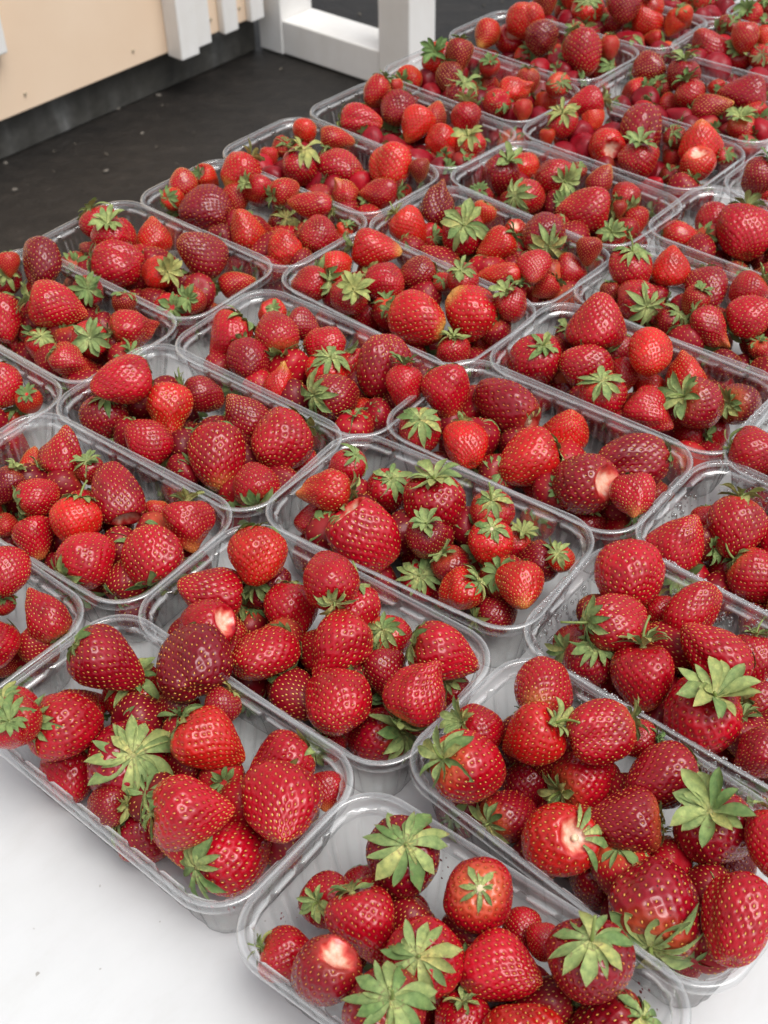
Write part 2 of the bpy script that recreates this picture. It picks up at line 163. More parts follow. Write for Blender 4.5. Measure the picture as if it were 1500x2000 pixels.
 (0.0654, 0.5071, 0.7245, 0.0253, 1.1, -0.91, -0.38, 0.15, 'd', 'g', 1, 84, 'dark red round strawberry with leaves at left, lower right of third punnet, third column'),
 (0.106, 0.6271, 0.7172, 0.0285, 1.1, 0.02, 0.66, 0.75, 'r', '0', 1, 84, 'small red round strawberry, lower part of fourth punnet, third column'),
 (0.0321, 0.2989, 0.719, 0.0199, 1.1, 0.03, 0.95, 0.32, 'k', '0', 1, 82, 'small maroon round strawberry, lower part of first punnet, right column'),
 (-0.1423, 0.3704, 0.7357, 0.0212, 1.1, 0.92, -0.23, 0.31, 'd', 'g', 1, 82, 'small dark red round strawberry with leaves at right, lower left of first punnet, third column'),
 (0.025, 0.5476, 0.7477, 0.0254, 1.1, -0.01, -0.03, 1.0, 'd', 'g', 1, 82, 'dark red round strawberry with cap facing up, centre of third punnet, third column'),
 (0.2131, 0.716, 0.7454, 0.0297, 1.1, 0.19, -0.46, -0.87, 'o', '0', 0, 82, 'orange-red tapered strawberry, right side of fifth punnet, third column'),
 (0.1932, 0.8063, 0.7484, 0.0319, 1.1, 0.32, -0.92, 0.24, 'r', 'G', 1, 82, 'red round strawberry with cap facing up, left side of sixth punnet, third column'),
 (0.2489, 0.8203, 0.7474, 0.0323, 1.15, 0.14, 0.87, 0.47, 'd', '0', 3, 82, 'dark red lobed strawberry without visible leaves, upper right of sixth punnet, third column'),
 (0.2339, 1.0351, 0.747, 0.0376, 0.9, -0.08, -0.02, 1.0, 'r', 'g', 1, 82, 'red round strawberry with leaves at top, lower part of eighth punnet, second column'),
 (-0.2619, 0.8557, 0.7616, 0.0328, 1.2, -0.26, 0.82, 0.51, 'k', '0', 3, 82, 'maroon lobed strawberry without visible leaves, upper left of second punnet, left column'),
 (-0.2837, 0.7984, 0.747, 0.0317, 1.2, -0.24, 0.75, 0.62, 'r', '0', 1, 82, 'red round strawberry without visible leaves, left side of second punnet, left column'),
 (-0.2668, 0.7143, 0.747, 0.0296, 1.1, -0.27, 0.86, 0.43, 'r', '0', 1, 82, 'large red round strawberry without visible leaves, left side of first punnet, left column'),
 (-0.2172, 0.5717, 0.733, 0.0264, 1.1, -0.38, 0.79, 0.48, 'r', '0', 0, 82, 'red tapered strawberry without visible leaves, lower left of second punnet, second column'),
 (-0.0413, 0.7575, 0.7466, 0.0307, 1.0, 0.93, -0.17, -0.32, 'r', 'g', 1, 82, 'red round strawberry with leaves at right, centre of fourth punnet, second column'),
 (0.0053, 0.832, 0.7505, 0.0322, 1.0, -0.65, 0.76, -0.0, 'r', '0', 1, 82, 'large red round strawberry without visible leaves, centre of fifth punnet, second column'),
 (-0.0141, 0.3301, 0.719, 0.0204, 1.1, 0.01, 0.93, 0.36, 'r', '0', 1, 81, 'small red round strawberry, left side of first punnet, right column'),
 (-0.0326, 1.0339, 0.747, 0.0364, 1.1, -0.76, 0.63, 0.18, 'r', '0', 3, 80, 'large red lobed strawberry without visible leaves, centre of fifth punnet, left column'),
 (-0.2171, 0.5945, 0.747, 0.0257, 1.05, -0.91, -0.4, -0.08, 'r', 'g', 1, 80, 'red round strawberry with leaves at left, left side of second punnet, second column'),
 (0.0591, 0.2945, 0.7402, 0.0185, 1.1, 0.05, 0.99, 0.16, 'r', '0', 1, 79, 'small red round strawberry without visible leaves, centre of first punnet, right column'),
 (0.041, 0.5364, 0.7344, 0.0245, 1.1, -0.46, 0.03, 0.89, 'd', 'g', 1, 79, 'rightmost dark red round strawberry with leaves at top, lower part of third punnet, third column'),
 (0.1351, 0.7313, 0.7171, 0.0295, 1.1, 0.02, 0.6, 0.8, 'd', '0', 1, 79, 'dark red round strawberry, left side of fifth punnet, third column'),
 (0.1607, 0.4912, 0.7143, 0.0238, 1.1, 0.15, 0.08, 0.99, 'd', 'g', 1, 79, 'small dark red round strawberry with leaves at top, centre of third punnet, right column'),
 (0.2262, 0.8418, 0.7565, 0.031, 1.0, -0.06, -0.34, -0.94, 'o', '0', 0, 78, 'orange-red tapered strawberry, upper part of sixth punnet, third column'),
 (-0.0013, 0.8792, 0.7553, 0.0319, 1.3, -0.99, 0.13, 0.05, 'y', 'g', 0, 78, 'yellow-tipped tapered strawberry with leaves at left, upper part of fifth punnet, second column'),
 (-0.0239, 0.8183, 0.747, 0.0306, 1.0, 0.28, -0.5, 0.82, 'r', 'G', 1, 78, 'red round strawberry with cap facing up, left side of fifth punnet, second column'),
 (-0.0691, 1.0328, 0.747, 0.0357, 0.95, 0.2, 0.12, 0.97, 'r', 'G', 1, 78, 'red round strawberry with leaves at top, left side of fifth punnet, left column'),
 (0.0157, 0.6926, 0.7555, 0.0271, 1.1, 0.02, 0.59, 0.8, 'r', 'g', 1, 77, 'red round strawberry with leaves at top, lower right of fourth punnet, second column'),
 (0.1254, 0.3909, 0.7552, 0.02, 1.1, 0.93, -0.23, 0.27, 'r', 'g', 1, 77, 'small red round strawberry with leaves at right, upper part of second punnet, right column'),
 (0.0369, 0.4489, 0.7235, 0.022, 1.1, -0.44, -0.03, 0.9, 'd', 'G', 1, 77, 'small dark red round strawberry with cap facing up, lower right of second punnet, third column'),
 (-0.0972, 0.5151, 0.7261, 0.0235, 1.1, 0.48, -0.59, -0.65, 'k', 'g', 1, 77, 'small maroon round strawberry with leaves at bottom, upper left of second punnet, third column'),
 (-0.0329, 0.4195, 0.7176, 0.0214, 1.1, -0.48, -0.64, 0.6, 'k', 'G', 1, 77, 'small maroon round strawberry with cap facing up, lower part of second punnet, third column'),
 (0.0534, 0.5513, 0.7171, 0.0245, 1.1, 0.28, -0.17, 0.95, 'd', 'G', 1, 77, 'dark red round strawberry with cap facing up, lower part of third punnet, third column'),
 (-0.1836, 0.3796, 0.785, 0.019, 1.1, 0.26, -0.12, 0.96, 'r', 'G', 1, 77, 'small red round strawberry with cap facing up, left side of first punnet, third column'),
 (0.2429, 0.766, 0.747, 0.0288, 1.3, -0.62, 0.68, 0.4, 'r', '0', 0, 77, 'red tapered strawberry, right side of sixth punnet, third column'),
 (0.051, 0.9531, 0.754, 0.0331, 1.2, -0.18, -0.3, -0.94, 'k', '0', 0, 77, 'maroon tapered strawberry, upper left of sixth punnet, second column'),
 (-0.1208, 1.0094, 0.7553, 0.0338, 1.05, 0.58, 0.68, 0.45, 'y', 'g', 1, 76, 'yellow-tipped round strawberry with leaves at top, upper part of fourth punnet, left column'),
 (-0.0501, 0.9129, 0.747, 0.0317, 1.0, 0.53, 0.84, -0.12, 'r', '0', 1, 76, 'red round strawberry without visible leaves, lower right of fourth punnet, left column'),
 (-0.2294, 0.9293, 0.7511, 0.032, 0.95, -0.5, 0.48, 0.72, 'r', 'g', 1, 76, 'red round strawberry with leaves at top, upper left of third punnet, left column'),
 (-0.0884, 0.4204, 0.7485, 0.02, 1.1, 0.51, 0.71, 0.49, 'd', 'n', 1, 74, 'small dark red round strawberry with leaves at top, upper part of first punnet, third column'),
 (-0.0441, 0.5831, 0.7322, 0.024, 1.1, 0.98, 0.21, 0.02, 'r', 'g', 1, 74, 'small red round strawberry with leaves at right, left side of third punnet, third column'),
 (0.2802, 0.94, 0.7358, 0.032, 1.05, 0.56, 0.69, 0.46, 'r', '0', 1, 74, 'red round strawberry without visible leaves, upper part of seventh punnet, third column'),
 (0.1535, 1.0, 0.7505, 0.033, 1.05, 0.42, -0.88, 0.22, 'r', 'G', 1, 74, 'large red round strawberry with cap facing up, upper part of seventh punnet, second column'),
 (0.3503, 1.1516, 0.7553, 0.0366, 1.3, 1.0, -0.1, 0.02, 'd', '0', 0, 74, 'large dark red tapered strawberry, upper right of ninth punnet, second column'),
 (0.3486, 1.2888, 0.747, 0.0396, 1.1, 0.52, -0.1, -0.85, 'r', '0', 0, 74, 'large red tapered strawberry without visible leaves, centre of tenth punnet, second column'),
 (0.1602, 1.3359, 0.7605, 0.0404, 0.9, 0.02, -0.01, -1.0, 'o', '0', 3, 74, 'large orange-red lobed strawberry without visible leaves, upper part of eighth punnet, left column'),
 (-0.217, 0.9027, 0.754, 0.0307, 1.1, 0.05, -0.19, 0.98, 'r', 'G', 1, 74, 'red round strawberry with cap facing up, upper left of third punnet, left column'),
 (-0.2139, 0.7698, 0.747, 0.0279, 1.0, 0.23, -0.76, 0.62, 'r', 'G', 1, 74, 'red round strawberry with cap facing up, lower part of second punnet, left column'),
 (0.2756, 0.8042, 0.7551, 0.028, 1.0, 0.79, 0.29, 0.55, 'r', 'g', 1, 73, 'small red round strawberry with leaves at right, upper right of sixth punnet, third column'),
 (0.0297, 0.8478, 0.7482, 0.0291, 1.05, 0.99, 0.13, 0.1, 'd', 'n', 1, 73, 'dark red round strawberry with leaves at right, upper part of fifth punnet, second column'),
 (0.1082, 1.019, 0.7429, 0.033, 1.2, 0.33, -0.3, 0.89, 'd', 'gt', 1, 73, 'dark red round strawberry with green stalk, upper left of seventh punnet, second column'),
 (0.0662, 1.2564, 0.75, 0.0381, 1.0, -0.28, -0.62, 0.73, 'o', 'g', 1, 73, 'large orange-red round strawberry with cap facing up, upper left of seventh punnet, left column'),
 (-0.0312, 0.3712, 0.7417, 0.0186, 1.1, 0.0, 0.96, 0.26, 'r', '0', 0, 73, 'small red tapered strawberry without visible leaves, right side of first punnet, third column'),
 (-0.0235, 0.6173, 0.7466, 0.024, 1.1, 0.49, -0.02, 0.87, 'r', 'g', 1, 73, 'small red round strawberry with leaves at top, upper left of third punnet, third column'),
 (0.0606, 0.5294, 0.719, 0.0226, 1.1, -0.48, 0.38, 0.79, 'r', 'g', 1, 73, 'small red round strawberry with leaves at top, lower right of third punnet, third column'),
 (0.1721, 0.7471, 0.7386, 0.027, 1.1, 0.02, 0.57, 0.82, 'd', '0', 1, 73, 'dark red round strawberry, upper part of fifth punnet, third column'),
 (0.2007, 0.4533, 0.7126, 0.021, 1.1, 0.02, 0.77, 0.64, 'k', 'g', 1, 73, 'small maroon round strawberry with leaves at top, right side of third punnet, right column'),
 (0.3269, 0.9863, 0.7535, 0.0314, 1.1, 0.44, 0.11, 0.89, 'd', 'g', 1, 71, 'small dark red round strawberry with leaves at top, upper right of eighth punnet, third column'),
 (-0.0543, 0.8394, 0.7473, 0.0284, 1.1, 0.95, -0.17, 0.28, 'r', 'g', 1, 71, 'red round strawberry with leaves at right, left side of fifth punnet, second column'),
 (0.0269, 0.9275, 0.7419, 0.0304, 1.25, -0.63, 0.4, 0.67, 'o', 'nt', 0, 71, 'orange-red tapered strawberry with green stalk, left side of sixth punnet, second column'),
 (0.0206, 1.1452, 0.7487, 0.035, 1.0, 0.41, 0.85, 0.34, 'd', '0', 1, 71, 'large dark red round strawberry without visible leaves, upper part of sixth punnet, left column'),
 (-0.1238, 0.7041, 0.7433, 0.0255, 1.2, -0.89, -0.03, 0.46, 'd', 'G', 1, 71, 'small dark red round strawberry with leaves at left, upper part of third punnet, second column'),
 (-0.0339, 0.8621, 0.7483, 0.0284, 1.1, -0.65, -0.76, -0.09, 'o', 'G', 1, 70, 'orange-red round strawberry with leaves at left, upper left of fifth punnet, second column'),
 (0.1919, 0.7249, 0.725, 0.0258, 1.1, 0.47, -0.6, -0.64, 'o', 'g', 1, 70, 'orange-red round strawberry with leaves at bottom, centre of fifth punnet, third column'),
 (0.0536, 0.7617, 0.733, 0.0264, 1.0, -0.0, 0.26, 0.97, 'r', 'g', 1, 70, 'red round strawberry with leaves at top, lower right of fifth punnet, second column'),
 (0.1202, 0.8449, 0.7531, 0.0278, 1.05, -0.07, 0.88, 0.46, 'r', '0', 4, 70, 'red lopsided strawberry without visible leaves, lower right of sixth punnet, second column'),
 (0.1294, 0.9708, 0.747, 0.0306, 1.2, -0.72, -0.55, 0.43, 'r', 'G', 1, 70, 'red round strawberry with cap facing up, left side of seventh punnet, second column'),
 (0.2669, 1.3539, 0.7655, 0.0384, 1.0, 0.08, 0.64, 0.77, 'd', '0', 1, 70, 'large dark red round strawberry without visible leaves, upper part of ninth punnet, left column'),
 (0.0938, 0.8893, 0.7483, 0.0283, 1.2, 0.87, 0.32, 0.36, 'o', 'g', 0, 69, 'orange-red tapered strawberry with leaves at right, centre of sixth punnet, second column'),
 (0.2075, 1.0645, 0.7483, 0.0319, 1.0, 0.24, -0.95, 0.19, 'o', 'c', 1, 69, 'orange-red round strawberry with pale torn hollow, centre of eighth punnet, second column'),
 (0.2842, 1.0233, 0.747, 0.0311, 0.95, -0.12, -0.13, 0.98, 'o', 'c', 1, 69, 'orange-red round strawberry with pale torn hollow, lower right of eighth punnet, second column'),
 (-0.0768, 0.897, 0.747, 0.0285, 1.1, 0.32, -0.45, -0.83, 'o', 'g', 1, 69, 'orange-red round strawberry with leaves at bottom, lower part of fourth punnet, left column'),
 (-0.1863, 0.9217, 0.7456, 0.029, 1.1, 0.07, -0.48, -0.87, 'o', '0', 0, 69, 'orange-red tapered strawberry, upper part of third punnet, left column'),
 (-0.222, 0.7408, 0.747, 0.0252, 1.3, -0.86, 0.27, 0.44, 'r', '0', 0, 69, 'red tapered strawberry, lower part of second punnet, left column'),
 (0.0674, 0.284, 0.7494, 0.0156, 1.1, 0.06, 0.99, 0.16, 'r', '0', 1, 68, 'small red round strawberry without visible leaves, lower right of first punnet, right column'),
 (0.0796, 0.5597, 0.73, 0.0216, 1.1, 0.39, -0.02, 0.92, 'r', 'G', 1, 68, 'small red round strawberry with leaves at top, right side of third punnet, third column'),
 (0.0767, 0.6646, 0.7134, 0.0241, 1.1, 0.08, -0.32, 0.94, 'k', 'G', 1, 68, 'small maroon round strawberry with cap facing up, left side of fourth punnet, third column'),
 (0.2112, 0.6788, 0.719, 0.0243, 1.1, 0.83, -0.44, 0.33, 'r', 'g', 1, 68, 'small red round strawberry with leaves at right, lower right of fifth punnet, third column'),
 (0.2047, 0.7039, 0.7223, 0.0248, 1.1, 0.02, 0.61, 0.79, 'k', '0', 1, 68, 'small maroon round strawberry, lower right of fifth punnet, third column'),
 (0.1581, 0.4948, 0.7349, 0.0202, 1.1, 0.02, 0.73, 0.68, 'r', '0', 1, 68, 'small red round strawberry, upper part of third punnet, right column'),
 (-0.1664, 0.4465, 0.7223, 0.0192, 1.1, 0.76, -0.5, -0.41, 'r', 'g', 0, 67, 'small red tapered strawberry with leaves at right, upper left of first punnet, third column'),
 (0.0643, 0.8242, 0.7551, 0.0263, 1.1, -0.2, -0.31, 0.93, 'r', 'g', 1, 67, 'small red round strawberry with cap facing up, right side of fifth punnet, second column'),
 (0.1752, 1.3026, 0.7522, 0.0361, 1.0, -0.1, 0.67, 0.73, 'k', '0', 1, 67, 'maroon round strawberry without visible leaves, centre of eighth punnet, left column'),
 (-0.1753, 0.8604, 0.747, 0.0272, 1.2, 0.64, -0.62, 0.46, 'o', 'G', 1, 67, 'small orange-red round strawberry with cap facing up, centre of third punnet, left column'),
 (0.146, 0.6007, 0.7126, 0.0221, 1.1, -0.81, 0.09, 0.58, 'o', 'g', 1, 66, 'small orange-red round strawberry with leaves at left, lower right of fourth punnet, third column'),
 (0.1311, 0.5868, 0.719, 0.0217, 1.1, -0.03, 0.09, 1.0, 'd', 'g', 1, 66, 'small dark red round strawberry with leaves at top, lower right of fourth punnet, third column'),
 (0.233, 0.685, 0.7135, 0.0237, 1.1, 0.02, 0.62, 0.78, 'r', 'n', 1, 66, 'small red round strawberry with leaves at top, lower right of fifth punnet, third column'),
 (-0.0104, 0.8313, 0.719, 0.0266, 1.1, 0.02, 0.55, 0.83, 'r', '0', 1, 66, 'small red round strawberry, lower left of fifth punnet, second column'),
 (0.1727, 1.1026, 0.7509, 0.0314, 1.0, -0.1, -0.42, 0.9, 'r', 'Gt', 1, 66, 'small red round strawberry with green stalk, upper left of eighth punnet, second column'),
 (0.3026, 1.1936, 0.7553, 0.0333, 1.0, -0.02, 0.23, 0.97, 'd', 'G', 1, 66, 'dark red round strawberry with leaves at top, upper part of ninth punnet, second column'),
 (0.0832, 1.177, 0.747, 0.0329, 0.9, 0.13, -0.12, 0.98, 'd', 'G', 1, 66, 'dark red round strawberry with leaves at top, lower part of seventh punnet, left column'),
 (-0.0134, 1.1281, 0.747, 0.032, 1.25, -0.94, 0.31, -0.12, 'r', 'g', 4, 66, 'red lopsided strawberry with leaves at left, left side of sixth punnet, left column'),
 (0.036, 1.1142, 0.747, 0.0317, 1.15, 0.49, 0.64, 0.59, 'o', '0', 0, 66, 'orange-red tapered strawberry without visible leaves, centre of sixth punnet, left column'),
 (0.0835, 1.1091, 0.7551, 0.0314, 0.95, 0.03, 0.57, 0.82, 'r', 'g', 1, 66, 'red round strawberry with leaves at top, right side of sixth punnet, left column'),
 (-0.1452, 0.875, 0.7279, 0.0273, 1.0, 0.58, -0.77, 0.26, 'r', 'G', 1, 66, 'small red round strawberry with cap facing up, lower right of third punnet, left column'),
 (-0.241, 0.6057, 0.747, 0.0215, 1.2, 0.54, 0.53, 0.65, 'k', 'g', 1, 66, 'small maroon round strawberry with leaves at top, left side of second punnet, second column'),
 (0.3051, 1.1622, 0.7483, 0.0319, 1.0, -0.35, 0.29, 0.89, 'r', 'g', 1, 65, 'red round strawberry with leaves at top, centre of ninth punnet, second column'),
 (0.2343, 1.3854, 0.7479, 0.0363, 1.0, -0.11, -0.48, 0.87, 'o', 'g', 1, 65, 'orange-red round strawberry with cap facing up, upper left of ninth punnet, left column'),
 (0.0601, 1.0945, 0.743, 0.0307, 1.0, -0.0, -0.1, -1.0, 'o', '0', 1, 65, 'orange-red round strawberry without visible leaves, lower part of sixth punnet, left column'),
 (-0.0559, 0.7797, 0.7481, 0.0245, 1.2, -0.85, 0.38, 0.36, 'd', '0', 0, 65, 'small dark red tapered strawberry, upper part of fourth punnet, second column'),
 (0.1716, 0.7221, 0.7375, 0.0233, 1.1, 0.11, 0.91, 0.41, 'r', '0', 0, 64, 'small red tapered strawberry without visible leaves, centre of fifth punnet, third column'),
 (0.1401, 0.7722, 0.7346, 0.0243, 1.1, -0.17, -0.12, 0.98, 'd', 'g', 1, 64, 'small dark red round strawberry with cap facing up, upper left of fifth punnet, third column'),
 (0.1374, 1.1753, 0.7535, 0.0314, 1.1, -0.94, -0.04, -0.34, 'o', '0', 0, 63, 'small orange-red tapered strawberry, right side of seventh punnet, left column'),
 (-0.2939, 0.8565, 0.7446, 0.0255, 1.0, 0.26, -0.52, 0.81, 'd', 'gw', 1, 63, 'small dark red round strawberry with white stem scar, upper left of second punnet, left column'),
 (-0.2235, 0.8255, 0.7525, 0.0247, 1.0, 0.22, -0.7, 0.68, 'd', 'G', 1, 63, 'small dark red round strawberry with cap facing up, upper part of second punnet, left column'),
 (-0.015, 0.7014, 0.7254, 0.0228, 1.1, 0.98, -0.03, 0.22, 'o', 'n', 1, 63, 'small orange-red round strawberry with leaves at right, lower right of fourth punnet, second column'),
 (0.0978, 0.7907, 0.7552, 0.024, 1.1, -0.33, 0.04, 0.94, 'r', 'G', 1, 63, 'small red round strawberry with leaves at top, right side of fifth punnet, second column'),
 (0.1975, 1.1382, 0.7553, 0.0302, 1.2, 0.99, 0.0, 0.17, 'r', 'g', 0, 62, 'small red tapered strawberry with leaves at right, upper left of eighth punnet, second column'),
 (0.2951, 1.3619, 0.7474, 0.0343, 1.1, 0.51, -0.06, -0.86, 'o', '0', 1, 62, 'orange-red round strawberry without visible leaves, right side of ninth punnet, left column'),
 (-0.0715, 0.7143, 0.747, 0.0222, 1.3, -0.29, -0.43, -0.85, 'y', '0', 0, 62, 'small yellow-tipped tapered strawberry, centre of fourth punnet, second column'),
 (0.2043, 0.5824, 0.7254, 0.02, 1.1, 0.02, 0.68, 0.74, 'r', '0', 1, 62, 'small red round strawberry, upper part of fourth punnet, right column'),
 (-0.1715, 0.5942, 0.719, 0.0204, 1.1, 0.02, 0.68, 0.73, 'd', 'g', 1, 62, 'small dark red round strawberry with leaves at top, centre of second punnet, second column'),
 (0.2183, 0.7964, 0.733, 0.0235, 1.1, 0.4, -0.22, 0.89, 'd', 'g', 1, 60, 'small dark red round strawberry with leaves at top, centre of sixth punnet, third column'),
 (0.2529, 0.9193, 0.7357, 0.0257, 1.45, -0.95, 0.29, 0.05, 'y', '0', 0, 60, 'yellow-tipped tapered strawberry, left side of seventh punnet, third column'),
 (0.152, 0.8701, 0.7376, 0.0247, 1.1, 0.32, -0.53, -0.78, 'r', 'n', 1, 60, 'red round strawberry with leaves at bottom, lower right of sixth punnet, second column'),
 (0.1326, 1.0388, 0.7416, 0.0278, 1.1, -0.7, -0.68, -0.23, 'o', 'c', 1, 60, 'orange-red round strawberry with pale torn hollow, upper left of seventh punnet, second column'),
 (0.2737, 1.2153, 0.7551, 0.0308, 1.1, -0.79, 0.6, 0.11, 'd', 's', 1, 60, 'small dark red round strawberry with leaves at left, upper left of ninth punnet, second column'),
 (0.3454, 1.1149, 0.7362, 0.0292, 1.0, -0.29, -0.21, 0.94, 'r', 'G', 1, 60, 'small red round strawberry with cap facing up, lower right of ninth punnet, second column'),
 (0.1464, 1.3491, 0.7322, 0.0336, 1.0, 0.09, -0.65, 0.76, 'r', 'c', 1, 60, 'red round strawberry with pale torn hollow, left side of eighth punnet, left column'),
 (-0.1674, 0.9957, 0.7551, 0.0269, 0.9, -0.07, -0.13, -0.99, 'r', '0', 1, 60, 'red round strawberry without visible leaves, upper left of fourth punnet, left column'),
 (-0.256, 0.7837, 0.733, 0.0232, 1.1, 0.32, -0.36, 0.88, 'r', 'g', 1, 60, 'small red round strawberry with cap facing up, lower left of second punnet, left column'),
 (0.1624, 1.324, 0.7218, 0.0332, 1.0, 0.3, -0.52, 0.8, 'o', 'g', 1, 60, 'small orange-red round strawberry with cap facing up, lower part of eighth punnet, left column'),
 (0.0862, 1.0683, 0.747, 0.0276, 0.95, -0.29, -0.24, 0.92, 'r', 'Gt', 1, 59, 'small red round strawberry with green stalk, lower right of sixth punnet, left column'),
 (-0.066, 1.0942, 0.7521, 0.0279, 0.85, 0.01, 0.58, 0.82, 'o', '0', 3, 59, 'small orange-red lobed strawberry, upper part of fifth punnet, left column'),
 (0.0001, 0.9852, 0.747, 0.0261, 1.25, 0.98, 0.14, -0.1, 'r', 'g', 0, 59, 'small red tapered strawberry with leaves at right, lower right of fifth punnet, left column'),
 (-0.1015, 0.9886, 0.749, 0.0261, 1.05, -0.7, -0.2, 0.68, 'r', 'g', 3, 59, 'small red lobed strawberry with leaves at left, upper part of fourth punnet, left column'),
 (-0.0576, 0.9508, 0.7548, 0.0253, 1.5, 0.98, -0.05, -0.19, 'r', 'g', 0, 59, 'small red tapered strawberry with leaves at right, right side of fourth punnet, left column'),
 (0.2996, 0.9144, 0.7139, 0.0252, 1.1, 0.02, 0.51, 0.86, 'd', '0', 1, 59, 'small dark red round strawberry, lower right of seventh punnet, third column'),
 (0.0743, 0.9143, 0.7161, 0.0251, 1.1, -0.26, -0.33, 0.91, 'd', 'g', 1, 59, 'small dark red round strawberry with cap facing up, lower part of sixth punnet, second column'),
 (0.3811, 1.2835, 0.7333, 0.0314, 1.1, -0.19, -0.44, 0.88, 'r', 'G', 1, 59, 'red round strawberry with cap facing up, right side of tenth punnet, second column'),
 (-0.2636, 0.7069, 0.719, 0.0214, 1.1, 0.35, 0.26, 0.9, 'o', 'G', 1, 59, 'small orange-red round strawberry with leaves at top, lower left of first punnet, left column'),
 (-0.0534, 0.6475, 0.7249, 0.0203, 1.1, 0.02, 0.64, 0.77, 'r', 'g', 1, 59, 'small red round strawberry with leaves at top, lower right of third punnet, second column'),
 (0.1943, 0.9262, 0.733, 0.0247, 1.0, -0.16, -0.66, 0.74, 'r', 'Gt', 1, 58, 'small red round strawberry with green stalk, lower right of seventh punnet, second column'),
 (0.2998, 1.3708, 0.7555, 0.0324, 1.0, -0.31, -0.15, 0.94, 'o', 'g', 1, 58, 'small orange-red round strawberry with leaves at top, upper right of ninth punnet, left column'),
 (0.0014, 1.1671, 0.7571, 0.0285, 1.1, 0.51, 0.5, 0.7, 'r', 'g', 3, 58, 'small red lobed strawberry with leaves at top, upper left of sixth punnet, left column'),
 (-0.0297, 0.9882, 0.747, 0.0255, 1.1, 0.47, -0.24, -0.85, 'r', '0', 0, 58, 'small red tapered strawberry, lower part of fifth punnet, left column'),
 (-0.1901, 0.6223, 0.7442, 0.0192, 1.0, -0.09, -0.06, 0.99, 'd', 'G', 1, 58, 'small dark red round strawberry with cap facing up, upper part of second punnet, second column'),
 (0.1049, 0.5304, 0.7463, 0.0174, 1.1, -0.35, -0.36, 0.86, 'o', 'g', 1, 57, 'small orange-red round strawberry with cap facing up, right side of third punnet, third column'),
 (0.093, 0.8459, 0.747, 0.0225, 1.6, 1.0, -0.02, -0.01, 'o', 'n', 0, 56, 'small orange-red tapered strawberry with leaves at right, lower part of sixth punnet, second column'),
 (0.2107, 0.9668, 0.7499, 0.0245, 1.1, 0.24, -0.93, -0.26, 'r', 'g', 1, 56, 'small red round strawberry with cap facing up, right side of seventh punnet, second column'),
 (0.3783, 1.271, 0.7612, 0.0295, 1.1, 0.02, 0.36, 0.93, 'r', '0', 1, 56, 'small red round strawberry, upper right of tenth punnet, second column'),
 (0.2322, 1.2711, 0.7317, 0.0297, 1.1, 0.54, -0.66, 0.52, 'd', 'g', 1, 56, 'small dark red round strawberry with cap facing up, lower right of eighth punnet, left column'),
 (-0.0853, 0.9705, 0.7264, 0.0247, 1.1, 0.47, -0.52, 0.71, 'k', 'G', 1, 56, 'small maroon round strawberry with cap facing up, centre of fourth punnet, left column'),
 (-0.262, 0.8641, 0.7552, 0.0227, 1.1, 0.02, 0.51, 0.86, 'o', '0', 1, 56, 'small orange-red round strawberry, upper part of second punnet, left column'),
 (-0.1413, 0.6545, 0.719, 0.0194, 1.1, -0.5, -0.58, 0.65, 'r', 'nt', 1, 56, 'small red round strawberry with green stalk, lower part of third punnet, second column'),
]
